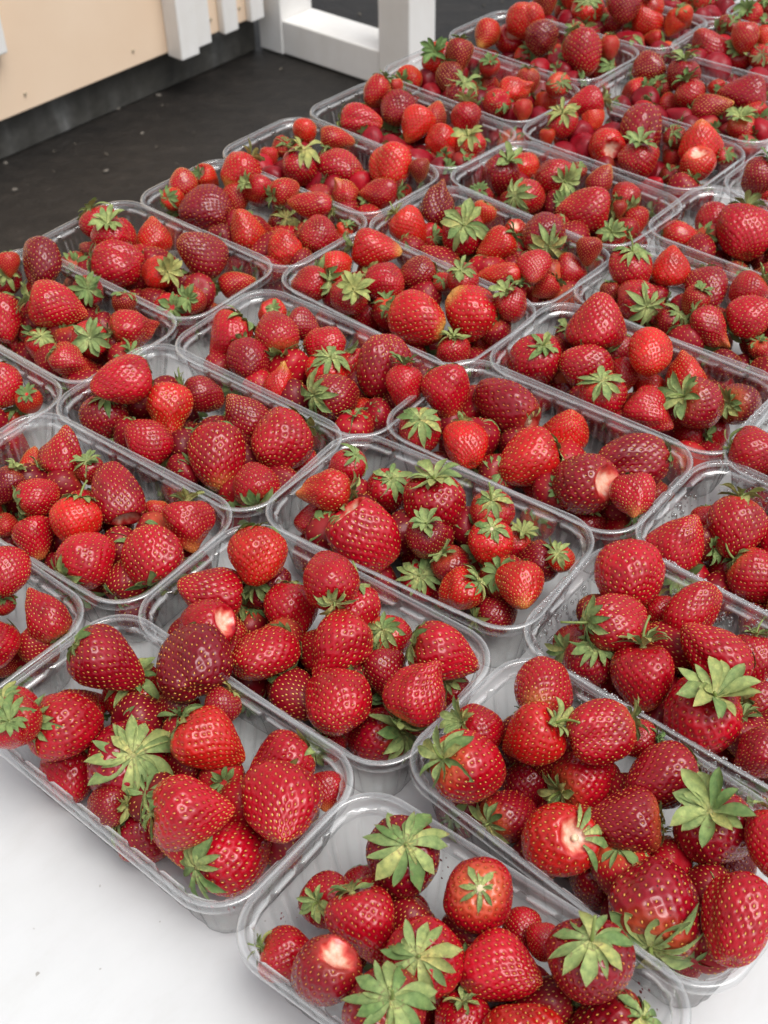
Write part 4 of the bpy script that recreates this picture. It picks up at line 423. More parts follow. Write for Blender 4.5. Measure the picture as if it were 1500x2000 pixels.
FILL = [(-0.168,0.429,0.715,0.028),(-0.152,0.417,0.716,0.024),(-0.124,0.433,0.717,0.030),(-0.114,0.390,0.713,0.023),(-0.104,0.366,0.713,0.032),(-0.084,0.361,0.714,0.023),(-0.060,0.382,0.714,0.025),(-0.055,0.360,0.716,0.030),(-0.178,0.418,0.734,0.029),(-0.169,0.434,0.735,0.024),(-0.131,0.425,0.735,0.029),(-0.113,0.431,0.734,0.024),(-0.104,0.414,0.734,0.028),(-0.107,0.392,0.732,0.024),(-0.116,0.374,0.733,0.028),(-0.086,0.387,0.735,0.024),(-0.103,0.353,0.735,0.032),(-0.077,0.368,0.736,0.028),(-0.047,0.368,0.735,0.026),(-0.012,0.312,0.713,0.027),(-0.007,0.278,0.716,0.025),(0.004,0.295,0.716,0.026),(0.010,0.267,0.715,0.025),(0.040,0.286,0.714,0.024),(0.028,0.251,0.714,0.030),(0.047,0.262,0.714,0.028),(0.061,0.277,0.714,0.024),(0.054,0.229,0.714,0.027),(0.073,0.241,0.714,0.025),(0.095,0.252,0.713,0.024),(-0.006,0.318,0.733,0.026),(0.006,0.302,0.735,0.024),(0.003,0.273,0.735,0.025),(0.035,0.297,0.735,0.025),(0.044,0.279,0.733,0.025),(0.038,0.230,0.733,0.025),(0.065,0.262,0.734,0.025),(0.069,0.219,0.734,0.027),(0.041,0.380,0.713,0.028),(0.066,0.409,0.715,0.024),(0.092,0.401,0.715,0.025),(0.074,0.350,0.714,0.032),(0.091,0.368,0.715,0.032),(0.117,0.363,0.717,0.023),(0.111,0.312,0.714,0.025),(0.126,0.325,0.712,0.027),(0.149,0.325,0.715,0.027),(0.149,0.305,0.714,0.027),(0.049,0.392,0.734,0.023),(0.069,0.407,0.734,0.025),(0.084,0.395,0.736,0.025),(0.099,0.350,0.733,0.026),(0.125,0.372,0.734,0.028),(0.112,0.326,0.735,0.029),(0.133,0.333,0.733,0.024),(0.147,0.318,0.734,0.028),(0.144,0.295,0.734,0.029),(-0.102,0.495,0.715,0.027),(-0.083,0.505,0.715,0.032),(-0.084,0.468,0.713,0.029),(-0.062,0.491,0.716,0.030),(-0.043,0.482,0.716,0.024),(-0.034,0.453,0.716,0.026),(-0.022,0.472,0.715,0.029),(-0.025,0.437,0.716,0.025),(-0.005,0.459,0.714,0.032),(0.019,0.454,0.716,0.028),(-0.110,0.483,0.732,0.028),(-0.093,0.489,0.735,0.024),(-0.086,0.469,0.734,0.024),(-0.060,0.477,0.733,0.028),(-0.038,0.473,0.735,0.031),(-0.048,0.439,0.734,0.029),(-0.021,0.455,0.733,0.023),(0.017,0.429,0.735,0.028),(-0.044,0.570,0.715,0.030),(-0.025,0.597,0.715,0.027),(-0.018,0.565,0.714,0.033),(-0.004,0.594,0.714,0.030),(-0.002,0.543,0.715,0.025),(0.015,0.581,0.715,0.025),(0.042,0.576,0.715,0.027),(0.038,0.528,0.717,0.023),(0.079,0.548,0.716,0.025),(-0.022,0.605,0.733,0.029),(-0.034,0.565,0.735,0.029),(-0.013,0.581,0.734,0.029),(0.012,0.568,0.735,0.031),(0.030,0.560,0.733,0.026),(0.052,0.573,0.734,0.028),(0.073,0.526,0.733,0.032),(0.050,0.679,0.714,0.027),(0.041,0.650,0.715,0.028),(0.069,0.681,0.715,0.025),(0.088,0.678,0.713,0.023),(0.071,0.620,0.717,0.023),(0.095,0.645,0.717,0.026),(0.118,0.652,0.715,0.027),(0.102,0.598,0.715,0.024),(0.125,0.618,0.717,0.030),(0.154,0.625,0.717,0.029),(0.148,0.584,0.715,0.024),(0.045,0.674,0.734,0.025),(0.062,0.694,0.734,0.028),(0.064,0.655,0.736,0.029),(0.087,0.651,0.735,0.026),(0.074,0.623,0.734,0.027),(0.107,0.641,0.735,0.026),(0.107,0.605,0.734,0.027),(0.125,0.631,0.734,0.028),(0.149,0.597,0.733,0.027),(0.113,0.732,0.714,0.028),(0.128,0.751,0.715,0.029),(0.146,0.760,0.716,0.028),(0.137,0.710,0.713,0.030),(0.166,0.747,0.714,0.024),(0.162,0.721,0.714,0.030),(0.159,0.700,0.714,0.031),(0.181,0.708,0.717,0.030),(0.168,0.678,0.714,0.026),(0.191,0.686,0.717,0.027),(0.185,0.663,0.716,0.024),(0.204,0.651,0.716,0.032),(0.223,0.663,0.714,0.023),(0.128,0.757,0.735,0.023),(0.134,0.738,0.735,0.025),(0.155,0.754,0.733,0.028),(0.139,0.699,0.733,0.024),(0.167,0.673,0.734,0.024),(0.179,0.693,0.733,0.026),(0.198,0.681,0.736,0.024),(0.227,0.697,0.734,0.029),(0.129,0.490,0.716,0.030),(0.121,0.465,0.717,0.029),(0.144,0.473,0.717,0.028),(0.133,0.443,0.716,0.025),(0.154,0.451,0.716,0.032),(0.173,0.473,0.716,0.028),(0.148,0.429,0.715,0.028),(0.169,0.435,0.717,0.028),(0.187,0.440,0.716,0.026),(0.175,0.410,0.714,0.030),(0.212,0.436,0.716,0.030),(0.196,0.398,0.714,0.033),(0.220,0.408,0.713,0.028),(0.211,0.384,0.717,0.026),(0.123,0.492,0.735,0.025),(0.141,0.490,0.734,0.025),(0.139,0.463,0.735,0.025),(0.160,0.472,0.735,0.032),(0.179,0.466,0.734,0.026),(0.183,0.436,0.734,0.024),(0.187,0.404,0.736,0.025),(0.203,0.411,0.733,0.024),(0.224,0.415,0.735,0.029),(0.210,0.387,0.737,0.031),(0.185,0.545,0.715,0.033),(0.204,0.529,0.716,0.030),(0.225,0.567,0.714,0.031),(0.235,0.537,0.716,0.033),(0.221,0.503,0.715,0.026),(0.240,0.509,0.715,0.032),(0.260,0.528,0.715,0.026),(0.255,0.489,0.714,0.025),(0.273,0.512,0.713,0.033),(0.269,0.472,0.716,0.030),(0.291,0.497,0.716,0.032),(0.280,0.451,0.715,0.026),(0.298,0.478,0.715,0.024),(0.193,0.556,0.735,0.025),(0.230,0.497,0.734,0.025),(0.244,0.517,0.735,0.030),(0.265,0.538,0.734,0.029),(-0.246,0.895,0.714,0.025),(-0.234,0.914,0.716,0.025),(-0.215,0.936,0.716,0.027),(-0.232,0.883,0.714,0.025),(-0.218,0.896,0.715,0.027),(-0.202,0.912,0.713,0.031),(-0.186,0.897,0.715,0.032),(-0.196,0.857,0.715,0.032),(-0.169,0.882,0.714,0.029),(-0.175,0.839,0.716,0.026),(-0.157,0.864,0.713,0.030),(-0.158,0.832,0.716,0.023),(-0.140,0.850,0.714,0.023),(-0.125,0.837,0.717,0.029),(-0.248,0.894,0.735,0.025),(-0.235,0.912,0.735,0.026),(-0.214,0.939,0.735,0.025),(-0.214,0.921,0.736,0.026),(-0.232,0.884,0.734,0.025),(-0.212,0.887,0.734,0.030),(-0.198,0.904,0.734,0.030),(-0.189,0.873,0.734,0.025),(-0.180,0.893,0.736,0.030),(-0.178,0.843,0.733,0.026),(-0.160,0.863,0.732,0.026),(-0.163,0.827,0.733,0.029),(-0.142,0.847,0.735,0.028),(-0.311,0.819,0.716,0.030),(-0.295,0.843,0.716,0.027),(-0.270,0.850,0.716,0.028),(-0.289,0.815,0.714,0.024),(-0.275,0.831,0.716,0.023),(-0.255,0.838,0.715,0.028),(-0.259,0.815,0.715,0.023),(-0.265,0.792,0.715,0.029),(-0.240,0.823,0.715,0.024),(-0.252,0.767,0.715,0.029),(-0.244,0.787,0.716,0.029),(-0.226,0.802,0.715,0.030),(-0.235,0.757,0.713,0.026),(-0.212,0.761,0.715,0.024),(-0.221,0.740,0.716,0.024),(-0.194,0.775,0.715,0.031),(-0.198,0.750,0.715,0.024),(-0.306,0.813,0.734,0.025),(-0.293,0.831,0.735,0.024),(-0.269,0.855,0.735,0.024),(-0.271,0.836,0.733,0.024),(-0.256,0.843,0.735,0.023),(-0.264,0.805,0.733,0.025),(-0.251,0.823,0.733,0.025),(-0.244,0.800,0.733,0.030),(-0.228,0.815,0.735,0.031),(-0.243,0.763,0.735,0.025),(-0.231,0.781,0.733,0.028),(-0.208,0.801,0.733,0.026),(-0.221,0.756,0.733,0.025),(-0.200,0.780,0.734,0.023),(-0.212,0.734,0.732,0.028),(-0.190,0.759,0.734,0.027),(-0.184,0.689,0.717,0.028),(-0.173,0.707,0.715,0.023),(-0.148,0.714,0.714,0.029),(-0.177,0.668,0.715,0.026),(-0.160,0.681,0.717,0.025),(-0.142,0.692,0.715,0.027),(-0.159,0.656,0.714,0.023),(-0.121,0.681,0.715,0.031),(-0.123,0.653,0.714,0.026),(-0.135,0.635,0.715,0.026),(-0.105,0.665,0.714,0.023),(-0.106,0.642,0.716,0.024),(-0.099,0.610,0.714,0.025),(-0.089,0.627,0.715,0.026),(-0.171,0.705,0.735,0.026),(-0.154,0.716,0.733,0.027),(-0.173,0.669,0.734,0.024),(-0.136,0.655,0.736,0.027),(-0.113,0.674,0.733,0.026),(-0.133,0.633,0.734,0.024),(-0.115,0.652,0.736,0.026),(-0.098,0.659,0.734,0.023),(-0.082,0.659,0.734,0.023),(-0.088,0.638,0.735,0.027),(-0.092,0.613,0.732,0.027),(-0.067,0.620,0.734,0.025),(-0.115,0.749,0.713,0.030),(-0.103,0.775,0.715,0.024),(-0.086,0.778,0.717,0.023),(-0.089,0.756,0.716,0.023),(-0.085,0.735,0.713,0.025),(-0.065,0.763,0.716,0.031),(-0.073,0.716,0.714,0.030),(-0.059,0.743,0.714,0.025),(-0.041,0.753,0.713,0.027),(-0.052,0.723,0.714,0.024),(-0.030,0.735,0.715,0.030),(-0.051,0.696,0.715,0.024),(-0.031,0.699,0.715,0.027),(-0.015,0.717,0.715,0.030),(-0.000,0.697,0.713,0.027),(0.008,0.716,0.714,0.029),(-0.119,0.753,0.734,0.024),(-0.097,0.773,0.734,0.030),(-0.089,0.754,0.734,0.029),(-0.075,0.768,0.736,0.027),(-0.085,0.719,0.734,0.025),(-0.068,0.739,0.735,0.033),(-0.059,0.706,0.734,0.028),(-0.024,0.748,0.733,0.027),(-0.017,0.719,0.734,0.023),(-0.017,0.669,0.733,0.031),(-0.001,0.686,0.733,0.024),(0.014,0.700,0.734,0.027),(-0.173,0.971,0.714,0.027),(-0.152,0.994,0.715,0.025),(-0.153,0.975,0.715,0.028),(-0.127,1.000,0.715,0.026),(-0.154,0.953,0.713,0.024),(-0.130,0.982,0.714,0.023),(-0.133,0.949,0.715,0.032),(-0.114,0.967,0.717,0.032),(-0.120,0.923,0.715,0.027),(-0.110,0.943,0.716,0.025),(-0.089,0.949,0.715,0.025),(-0.105,0.911,0.715,0.023),(-0.091,0.929,0.715,0.032),(-0.065,0.939,0.716,0.032),(-0.086,0.895,0.714,0.033),(-0.072,0.914,0.715,0.028),(-0.055,0.919,0.716,0.024),(-0.056,0.897,0.715,0.025),(-0.146,1.001,0.734,0.026),(-0.123,0.955,0.736,0.027),(-0.131,0.931,0.736,0.027),(-0.101,0.947,0.735,0.025),(-0.081,0.937,0.734,0.029),(-0.092,0.913,0.735,0.031),(-0.068,0.913,0.734,0.024),(-0.057,0.932,0.734,0.026),(-0.086,0.884,0.735,0.023),(-0.063,0.888,0.735,0.024),(-0.035,0.917,0.735,0.023),(-0.109,1.051,0.714,0.028),(-0.094,1.071,0.717,0.025),(-0.074,1.086,0.716,0.026),(-0.086,1.047,0.713,0.027),(-0.072,1.059,0.716,0.025),(-0.060,1.073,0.715,0.024),(-0.078,1.024,0.714,0.030),(-0.063,1.037,0.715,0.027),(-0.049,1.052,0.716,0.027),(-0.060,1.007,0.716,0.030),(-0.044,1.022,0.715,0.029),(-0.031,1.037,0.715,0.025),(-0.043,0.994,0.716,0.025),(-0.021,1.018,0.716,0.025),(-0.008,1.031,0.716,0.024),(-0.022,0.998,0.714,0.028),(-0.027,0.976,0.716,0.025),(-0.000,1.008,0.715,0.028),(-0.002,0.982,0.715,0.029),(-0.104,1.056,0.733,0.027),(-0.085,1.059,0.732,0.024),(-0.068,1.076,0.732,0.029),(-0.095,1.036,0.733,0.026),(-0.064,1.054,0.733,0.028),(-0.043,1.063,0.733,0.032),(-0.051,1.029,0.733,0.030),(-0.050,0.996,0.734,0.025),(-0.037,1.014,0.733,0.025),(-0.016,1.019,0.733,0.026),(-0.026,0.977,0.734,0.024),(-0.009,0.993,0.733,0.024),(-0.006,0.964,0.733,0.028),(-0.032,1.133,0.714,0.025),(-0.012,1.155,0.716,0.026),(-0.014,1.117,0.715,0.027),(0.005,1.128,0.715,0.024),(0.001,1.102,0.715,0.025),(0.034,1.141,0.716,0.024),(0.023,1.106,0.716,0.031),(0.042,1.116,0.713,0.029),(0.026,1.076,0.715,0.023),(0.045,1.085,0.716,0.033),(0.066,1.108,0.717,0.033),(0.047,1.054,0.715,0.024),(0.062,1.066,0.715,0.029),(0.076,1.083,0.716,0.026),(0.067,1.043,0.714,0.023),(0.091,1.069,0.715,0.028),(-0.023,1.142,0.733,0.027),(0.001,1.171,0.736,0.025),(-0.002,1.101,0.735,0.027),(0.016,1.088,0.733,0.029),(0.051,1.125,0.734,0.024),(0.040,1.066,0.734,0.028),(0.084,1.089,0.734,0.031),(0.054,1.045,0.732,0.028),(0.080,1.054,0.734,0.025),(0.039,1.219,0.715,0.025),(0.052,1.236,0.715,0.025),(0.069,1.255,0.715,0.028),(0.053,1.207,0.715,0.024),(0.065,1.224,0.716,0.024),(0.086,1.237,0.715,0.030),(0.065,1.194,0.717,0.026),(0.084,1.205,0.717,0.030),(0.107,1.229,0.714,0.025),(0.086,1.175,0.715,0.032),(0.107,1.194,0.715,0.025),(0.126,1.202,0.716,0.027),(0.109,1.166,0.715,0.030),(0.124,1.178,0.714,0.023),(0.145,1.188,0.715,0.024),(0.117,1.145,0.714,0.025),(0.134,1.157,0.715,0.027),(0.152,1.168,0.716,0.027),(0.133,1.132,0.717,0.032),(0.053,1.240,0.734,0.025),(0.083,1.258,0.734,0.024),(0.052,1.207,0.734,0.025),(0.068,1.227,0.734,0.027),(0.074,1.198,0.734,0.025),(0.092,1.215,0.733,0.025),(0.098,1.191,0.732,0.029),(0.118,1.199,0.733,0.025),(0.104,1.159,0.733,0.024),(0.120,1.180,0.735,0.029),(0.143,1.189,0.733,0.026),(0.132,1.160,0.734,0.023),(0.157,1.154,0.733,0.026),(0.114,1.317,0.714,0.029),(0.143,1.335,0.715,0.026),(0.124,1.295,0.715,0.030),(0.140,1.312,0.714,0.027),(0.148,1.287,0.716,0.027),(0.162,1.305,0.717,0.023),(0.157,1.267,0.715,0.026),(0.177,1.286,0.715,0.027),(0.182,1.269,0.714,0.025),(0.170,1.250,0.716,0.025),(0.204,1.285,0.715,0.030),(0.190,1.246,0.715,0.032),(0.210,1.262,0.717,0.026),(0.196,1.225,0.717,0.026),(0.229,1.257,0.714,0.025),(0.215,1.227,0.717,0.024),(0.104,1.307,0.733,0.026),(0.172,1.262,0.733,0.027),(0.192,1.284,0.735,0.025),(0.192,1.254,0.735,0.026),(0.214,1.280,0.734,0.030),(0.195,1.225,0.736,0.025),(0.192,1.378,0.714,0.025),(0.205,1.397,0.715,0.023),(0.222,1.420,0.717,0.025),(0.207,1.366,0.713,0.026),(0.222,1.383,0.715,0.031),(0.240,1.402,0.714,0.025),(0.223,1.352,0.715,0.030),(0.248,1.357,0.717,0.031),(0.260,1.379,0.715,0.025),(0.248,1.330,0.715,0.026),(0.274,1.355,0.715,0.027),(0.264,1.317,0.715,0.028),(0.282,1.331,0.715,0.028),(0.294,1.348,0.715,0.027),(0.286,1.299,0.715,0.027),(0.295,1.316,0.715,0.025),(0.314,1.329,0.716,0.032),(0.190,1.382,0.735,0.026),(0.212,1.388,0.733,0.028),(0.232,1.413,0.734,0.030),(0.216,1.359,0.735,0.026),(0.244,1.374,0.733,0.023),(0.233,1.345,0.736,0.026),(0.253,1.328,0.735,0.023),(0.272,1.336,0.733,0.030),(0.272,1.306,0.735,0.029),(0.300,1.300,0.734,0.028),(0.331,1.271,0.714,0.023),(0.361,1.299,0.715,0.026),(0.355,1.275,0.714,0.028),(0.360,1.248,0.716,0.026),(0.372,1.261,0.715,0.023),(0.387,1.282,0.715,0.024),(0.381,1.242,0.715,0.033),(0.403,1.260,0.715,0.025),(0.399,1.223,0.715,0.028),(0.423,1.257,0.715,0.032),(0.423,1.232,0.716,0.029),(0.410,1.202,0.715,0.028),(0.443,1.244,0.716,0.024),(0.433,1.210,0.716,0.024),(0.451,1.221,0.714,0.030),(0.435,1.186,0.715,0.023),(0.448,1.199,0.715,0.027),(0.332,1.270,0.734,0.031),(0.366,1.308,0.735,0.026),(0.349,1.256,0.734,0.032),(0.385,1.225,0.734,0.029),(0.399,1.241,0.734,0.025),(0.421,1.250,0.734,0.023),(0.238,1.167,0.715,0.024),(0.258,1.189,0.716,0.028),(0.270,1.205,0.716,0.028),(0.258,1.160,0.716,0.030),(0.275,1.173,0.715,0.023),(0.287,1.191,0.716,0.027),(0.270,1.139,0.716,0.024),(0.286,1.156,0.715,0.025),(0.305,1.173,0.714,0.027),(0.290,1.122,0.715,0.025),(0.297,1.141,0.714,0.024),(0.317,1.152,0.715,0.028),(0.313,1.128,0.714,0.030),(0.339,1.145,0.715,0.029),(0.318,1.100,0.717,0.033),(0.332,1.126,0.715,0.025),(0.332,1.084,0.715,0.025),(0.341,1.100,0.716,0.027),(0.358,1.117,0.713,0.026),(0.242,1.172,0.732,0.026),(0.267,1.180,0.735,0.028),(0.256,1.148,0.735,0.027),(0.269,1.136,0.736,0.025),(0.308,1.173,0.732,0.023),(0.290,1.139,0.734,0.029),(0.297,1.111,0.736,0.027),(0.312,1.129,0.735,0.024),(0.328,1.151,0.734,0.030),(0.340,1.079,0.734,0.023),(0.365,1.111,0.734,0.028),(0.164,1.084,0.717,0.028),(0.195,1.098,0.713,0.027),(0.183,1.066,0.714,0.027),(0.211,1.084,0.714,0.030),(0.231,1.092,0.715,0.025),(0.206,1.045,0.713,0.029),(0.219,1.061,0.714,0.030),(0.241,1.066,0.715,0.031),(0.228,1.040,0.717,0.027),(0.249,1.041,0.715,0.029),(0.263,1.060,0.714,0.031),(0.239,1.019,0.715,0.028),(0.269,1.031,0.714,0.027),(0.257,0.999,0.715,0.031),(0.288,1.022,0.714,0.025),(0.191,1.115,0.735,0.026),(0.174,1.074,0.734,0.027),(0.194,1.080,0.734,0.031),(0.216,1.105,0.734,0.031),(0.222,1.084,0.733,0.025),(0.203,1.043,0.733,0.024),(0.242,1.052,0.733,0.030),(0.244,1.009,0.734,0.023),(0.285,1.043,0.735,0.028),(0.264,0.993,0.735,0.031),(0.101,1.005,0.715,0.023),(0.114,1.017,0.716,0.024),(0.127,1.032,0.715,0.030),(0.107,0.983,0.713,0.031),(0.131,1.001,0.715,0.028),(0.150,1.012,0.715,0.032),(0.125,0.963,0.714,0.024),(0.140,0.981,0.714,0.033),(0.141,0.950,0.714,0.027),(0.164,0.969,0.714,0.024),(0.181,0.977,0.716,0.024),(0.154,0.935,0.714,0.025),(0.171,0.950,0.715,0.030),(0.195,0.954,0.714,0.025),(0.182,0.928,0.715,0.024),(0.204,0.933,0.716,0.024),(0.214,0.948,0.715,0.026),(0.090,0.997,0.733,0.023),(0.128,1.019,0.732,0.025),(0.115,0.988,0.734,0.025),(0.138,0.993,0.736,0.023),(0.155,0.980,0.732,0.028),(0.148,0.938,0.735,0.023),(0.175,0.970,0.734,0.027),(0.163,0.927,0.735,0.028),(0.208,0.938,0.733,0.025),(0.031,0.923,0.715,0.030),(0.036,0.900,0.716,0.023),(0.051,0.911,0.715,0.024),(0.071,0.937,0.714,0.024),(0.058,0.890,0.715,0.027),(0.079,0.896,0.714,0.026),(0.094,0.913,0.716,0.024),(0.069,0.867,0.716,0.025),(0.092,0.878,0.715,0.027),(0.108,0.888,0.714,0.024),(0.090,0.848,0.715,0.026),(0.107,0.859,0.714,0.026),(0.125,0.875,0.715,0.029),(0.151,0.858,0.717,0.032),(0.043,0.933,0.734,0.023),(0.028,0.906,0.733,0.027),(0.067,0.944,0.734,0.028),(0.048,0.888,0.734,0.032),(0.092,0.904,0.734,0.025),(0.084,0.866,0.734,0.031),(0.113,0.897,0.733,0.032),(0.107,0.874,0.732,0.025),(0.099,0.835,0.735,0.027),(0.136,0.870,0.734,0.024),(-0.031,0.851,0.716,0.032),(-0.014,0.873,0.714,0.029),(-0.037,0.829,0.717,0.028),(-0.001,0.853,0.714,0.031),(-0.013,0.805,0.714,0.023),(0.010,0.828,0.715,0.025),(0.009,0.799,0.715,0.024),(0.032,0.823,0.717,0.030),(0.021,0.779,0.716,0.027),(0.039,0.800,0.715,0.027),(0.063,0.804,0.715,0.031),(0.033,0.761,0.716,0.025),(0.050,0.774,0.714,0.029),(0.068,0.777,0.716,0.023),(0.088,0.785,0.714,0.024),(-0.007,0.876,0.735,0.025),(-0.032,0.836,0.735,0.024),(-0.017,0.852,0.736,0.030),(0.006,0.857,0.735,0.030),(0.006,0.815,0.735,0.026),(0.035,0.831,0.735,0.027),(0.030,0.808,0.733,0.032),(0.089,0.785,0.734,0.024),(0.173,0.808,0.715,0.026),(0.194,0.825,0.714,0.023),(0.207,0.848,0.714,0.026),(0.195,0.791,0.716,0.026),(0.219,0.826,0.714,0.031),(0.215,0.802,0.714,0.024),(0.212,0.778,0.715,0.026),(0.241,0.810,0.715,0.025),(0.230,0.787,0.717,0.032),(0.227,0.766,0.716,0.025),(0.254,0.795,0.714,0.030),(0.246,0.771,0.715,0.025),(0.246,0.745,0.716,0.029),(0.265,0.759,0.714,0.028),(0.284,0.762,0.715,0.027),(0.275,0.727,0.715,0.027),(0.303,0.767,0.715,0.024),(0.193,0.833,0.733,0.028),(0.211,0.832,0.735,0.024),(0.210,0.811,0.733,0.023),(0.233,0.810,0.734,0.028),(0.225,0.764,0.735,0.028),(0.253,0.794,0.735,0.026),(0.251,0.742,0.734,0.023),(0.296,0.772,0.734,0.032),(0.277,0.723,0.736,0.031),(0.251,0.902,0.714,0.030),(0.264,0.921,0.716,0.029),(0.283,0.925,0.715,0.024),(0.277,0.905,0.714,0.026),(0.270,0.885,0.716,0.032),(0.290,0.887,0.714,0.027),(0.291,0.865,0.713,0.027),(0.313,0.871,0.717,0.030),(0.326,0.887,0.717,0.025),(0.317,0.843,0.713,0.028),(0.336,0.870,0.715,0.030),(0.356,0.878,0.716,0.026),(0.335,0.827,0.717,0.029),(0.347,0.845,0.715,0.030),(0.367,0.854,0.715,0.023),(0.355,0.821,0.715,0.026),(0.263,0.903,0.733,0.028),(0.276,0.920,0.734,0.025),(0.333,0.898,0.733,0.031),(0.306,0.852,0.734,0.027),(0.325,0.859,0.734,0.026),(0.326,0.975,0.715,0.027),(0.338,0.991,0.715,0.027),(0.359,1.013,0.715,0.024),(0.345,0.966,0.716,0.027),(0.361,0.983,0.715,0.027),(0.384,0.989,0.716,0.023),(0.368,0.953,0.715,0.025),(0.395,0.965,0.714,0.028),(0.375,0.930,0.714,0.025),(0.404,0.945,0.714,0.024),(0.418,0.961,0.714,0.024),(0.397,0.913,0.716,0.026),(0.416,0.923,0.716,0.028),(0.428,0.946,0.714,0.026),(0.409,0.898,0.714,0.026),(0.438,0.915,0.716,0.025),(0.429,0.889,0.717,0.030),(0.460,0.922,0.714,0.024),(0.368,0.989,0.733,0.027),(0.246,0.613,0.716,0.024),(0.259,0.632,0.715,0.024),(0.274,0.645,0.713,0.029),(0.274,0.620,0.713,0.024),(0.261,0.598,0.716,0.028),(0.291,0.632,0.716,0.032),(0.284,0.602,0.713,0.028),(0.313,0.621,0.715,0.030),(0.289,0.578,0.716,0.028),(0.310,0.599,0.717,0.029),(0.331,0.607,0.715,0.026),(0.307,0.565,0.714,0.024),(0.328,0.573,0.714,0.024),(0.324,0.546,0.716,0.026),(0.349,0.580,0.715,0.029),(0.344,0.554,0.716,0.032),(0.369,0.568,0.715,0.030),(0.268,0.639,0.735,0.028),(0.286,0.643,0.735,0.024),(0.287,0.620,0.735,0.030),(0.271,0.593,0.734,0.025),(-0.258,0.605,0.715,0.025),(-0.241,0.625,0.715,0.030),(-0.221,0.639,0.715,0.026),(-0.240,0.590,0.714,0.027),(-0.217,0.621,0.715,0.025),(-0.222,0.601,0.716,0.033),(-0.223,0.576,0.716,0.026),(-0.196,0.609,0.715,0.031),(-0.203,0.587,0.716,0.028),(-0.203,0.561,0.716,0.023),(-0.186,0.571,0.715,0.026),(-0.186,0.546,0.717,0.031),(-0.166,0.577,0.716,0.029),(-0.157,0.551,0.714,0.024),(-0.145,0.568,0.714,0.024),(-0.152,0.523,0.715,0.026),(-0.122,0.559,0.717,0.025),(-0.260,0.603,0.735,0.026),(-0.233,0.617,0.734,0.031),(-0.212,0.616,0.734,0.028),(-0.192,0.598,0.735,0.026),(-0.166,0.557,0.734,0.028),(-0.145,0.570,0.733,0.026),(-0.154,0.534,0.734,0.029),(-0.332,0.532,0.714,0.029),(-0.319,0.547,0.715,0.030),(-0.300,0.569,0.716,0.027),(-0.317,0.516,0.714,0.026),(-0.302,0.532,0.714,0.026),(-0.288,0.545,0.714,0.027),(-0.299,0.515,0.716,0.024),(-0.281,0.525,0.715,0.028),(-0.292,0.493,0.715,0.025),(-0.259,0.532,0.715,0.025),(-0.272,0.504,0.714,0.030),(-0.274,0.480,0.714,0.027),(-0.248,0.512,0.714,0.028),(-0.252,0.486,0.714,0.031),(-0.231,0.496,0.715,0.029),(-0.247,0.458,0.716,0.024),(-0.207,0.489,0.713,0.027),(-0.233,0.444,0.714,0.028),(-0.259,0.533,0.734,0.024),(-0.257,0.515,0.735,0.024),(-0.261,0.496,0.734,0.029),(-0.240,0.504,0.733,0.024),(-0.251,0.473,0.733,0.027),(-0.228,0.484,0.735,0.024),(-0.241,0.451,0.734,0.023),(-0.198,0.481,0.733,0.023),(-0.384,0.736,0.715,0.024),(-0.373,0.751,0.715,0.028),(-0.358,0.770,0.714,0.026),(-0.366,0.725,0.714,0.032),(-0.343,0.747,0.713,0.024),(-0.343,0.728,0.714,0.030),(-0.324,0.752,0.715,0.023),(-0.352,0.709,0.715,0.027),(-0.330,0.707,0.714,0.026),(-0.314,0.733,0.715,0.023),(-0.313,0.701,0.714,0.025),(-0.295,0.722,0.716,0.031),(-0.306,0.669,0.715,0.023),(-0.286,0.689,0.716,0.027),(-0.292,0.658,0.715,0.027),(-0.263,0.689,0.714,0.031),(-0.296,0.704,0.734,0.030),(-0.276,0.686,0.734,0.028),(-0.269,0.666,0.734,0.028),(0.411,1.356,0.715,0.030),(0.423,1.374,0.716,0.024),(0.443,1.379,0.713,0.026),(0.428,1.343,0.716,0.029),(0.461,1.384,0.716,0.024),(0.451,1.349,0.715,0.028),(0.445,1.329,0.715,0.025),(0.474,1.359,0.717,0.030),(0.467,1.321,0.716,0.032),(0.490,1.345,0.715,0.029),(0.476,1.297,0.715,0.026),(0.492,1.316,0.716,0.024),(0.507,1.328,0.714,0.024),(0.496,1.283,0.716,0.027),(0.504,1.301,0.715,0.024),(0.520,1.315,0.715,0.024),(0.520,1.278,0.715,0.023),(0.533,1.294,0.715,0.025),(0.416,1.348,0.736,0.024),(0.427,1.365,0.734,0.027),(0.452,1.372,0.734,0.026),(0.434,1.334,0.733,0.025),(0.447,1.349,0.733,0.024),(0.264,1.459,0.714,0.026),(0.285,1.481,0.714,0.023),(0.299,1.497,0.714,0.024),(0.284,1.446,0.715,0.030),(0.296,1.462,0.714,0.026),(0.314,1.483,0.716,0.025),(0.299,1.429,0.716,0.025),(0.314,1.447,0.716,0.031),(0.335,1.468,0.714,0.029),(0.316,1.416,0.715,0.030),(0.335,1.438,0.715,0.024),(0.357,1.446,0.717,0.030),(0.334,1.401,0.716,0.031),(0.352,1.425,0.716,0.024),(0.351,1.388,0.715,0.025),(0.366,1.405,0.716,0.031),(0.386,1.424,0.715,0.027),(0.370,1.372,0.715,0.024),(0.392,1.403,0.716,0.028),(0.333,1.459,0.734,0.031),(0.332,1.414,0.735,0.027),(0.345,1.399,0.735,0.026),(0.364,1.387,0.735,0.024),(0.377,1.400,0.733,0.026),(0.392,1.415,0.733,0.028)]
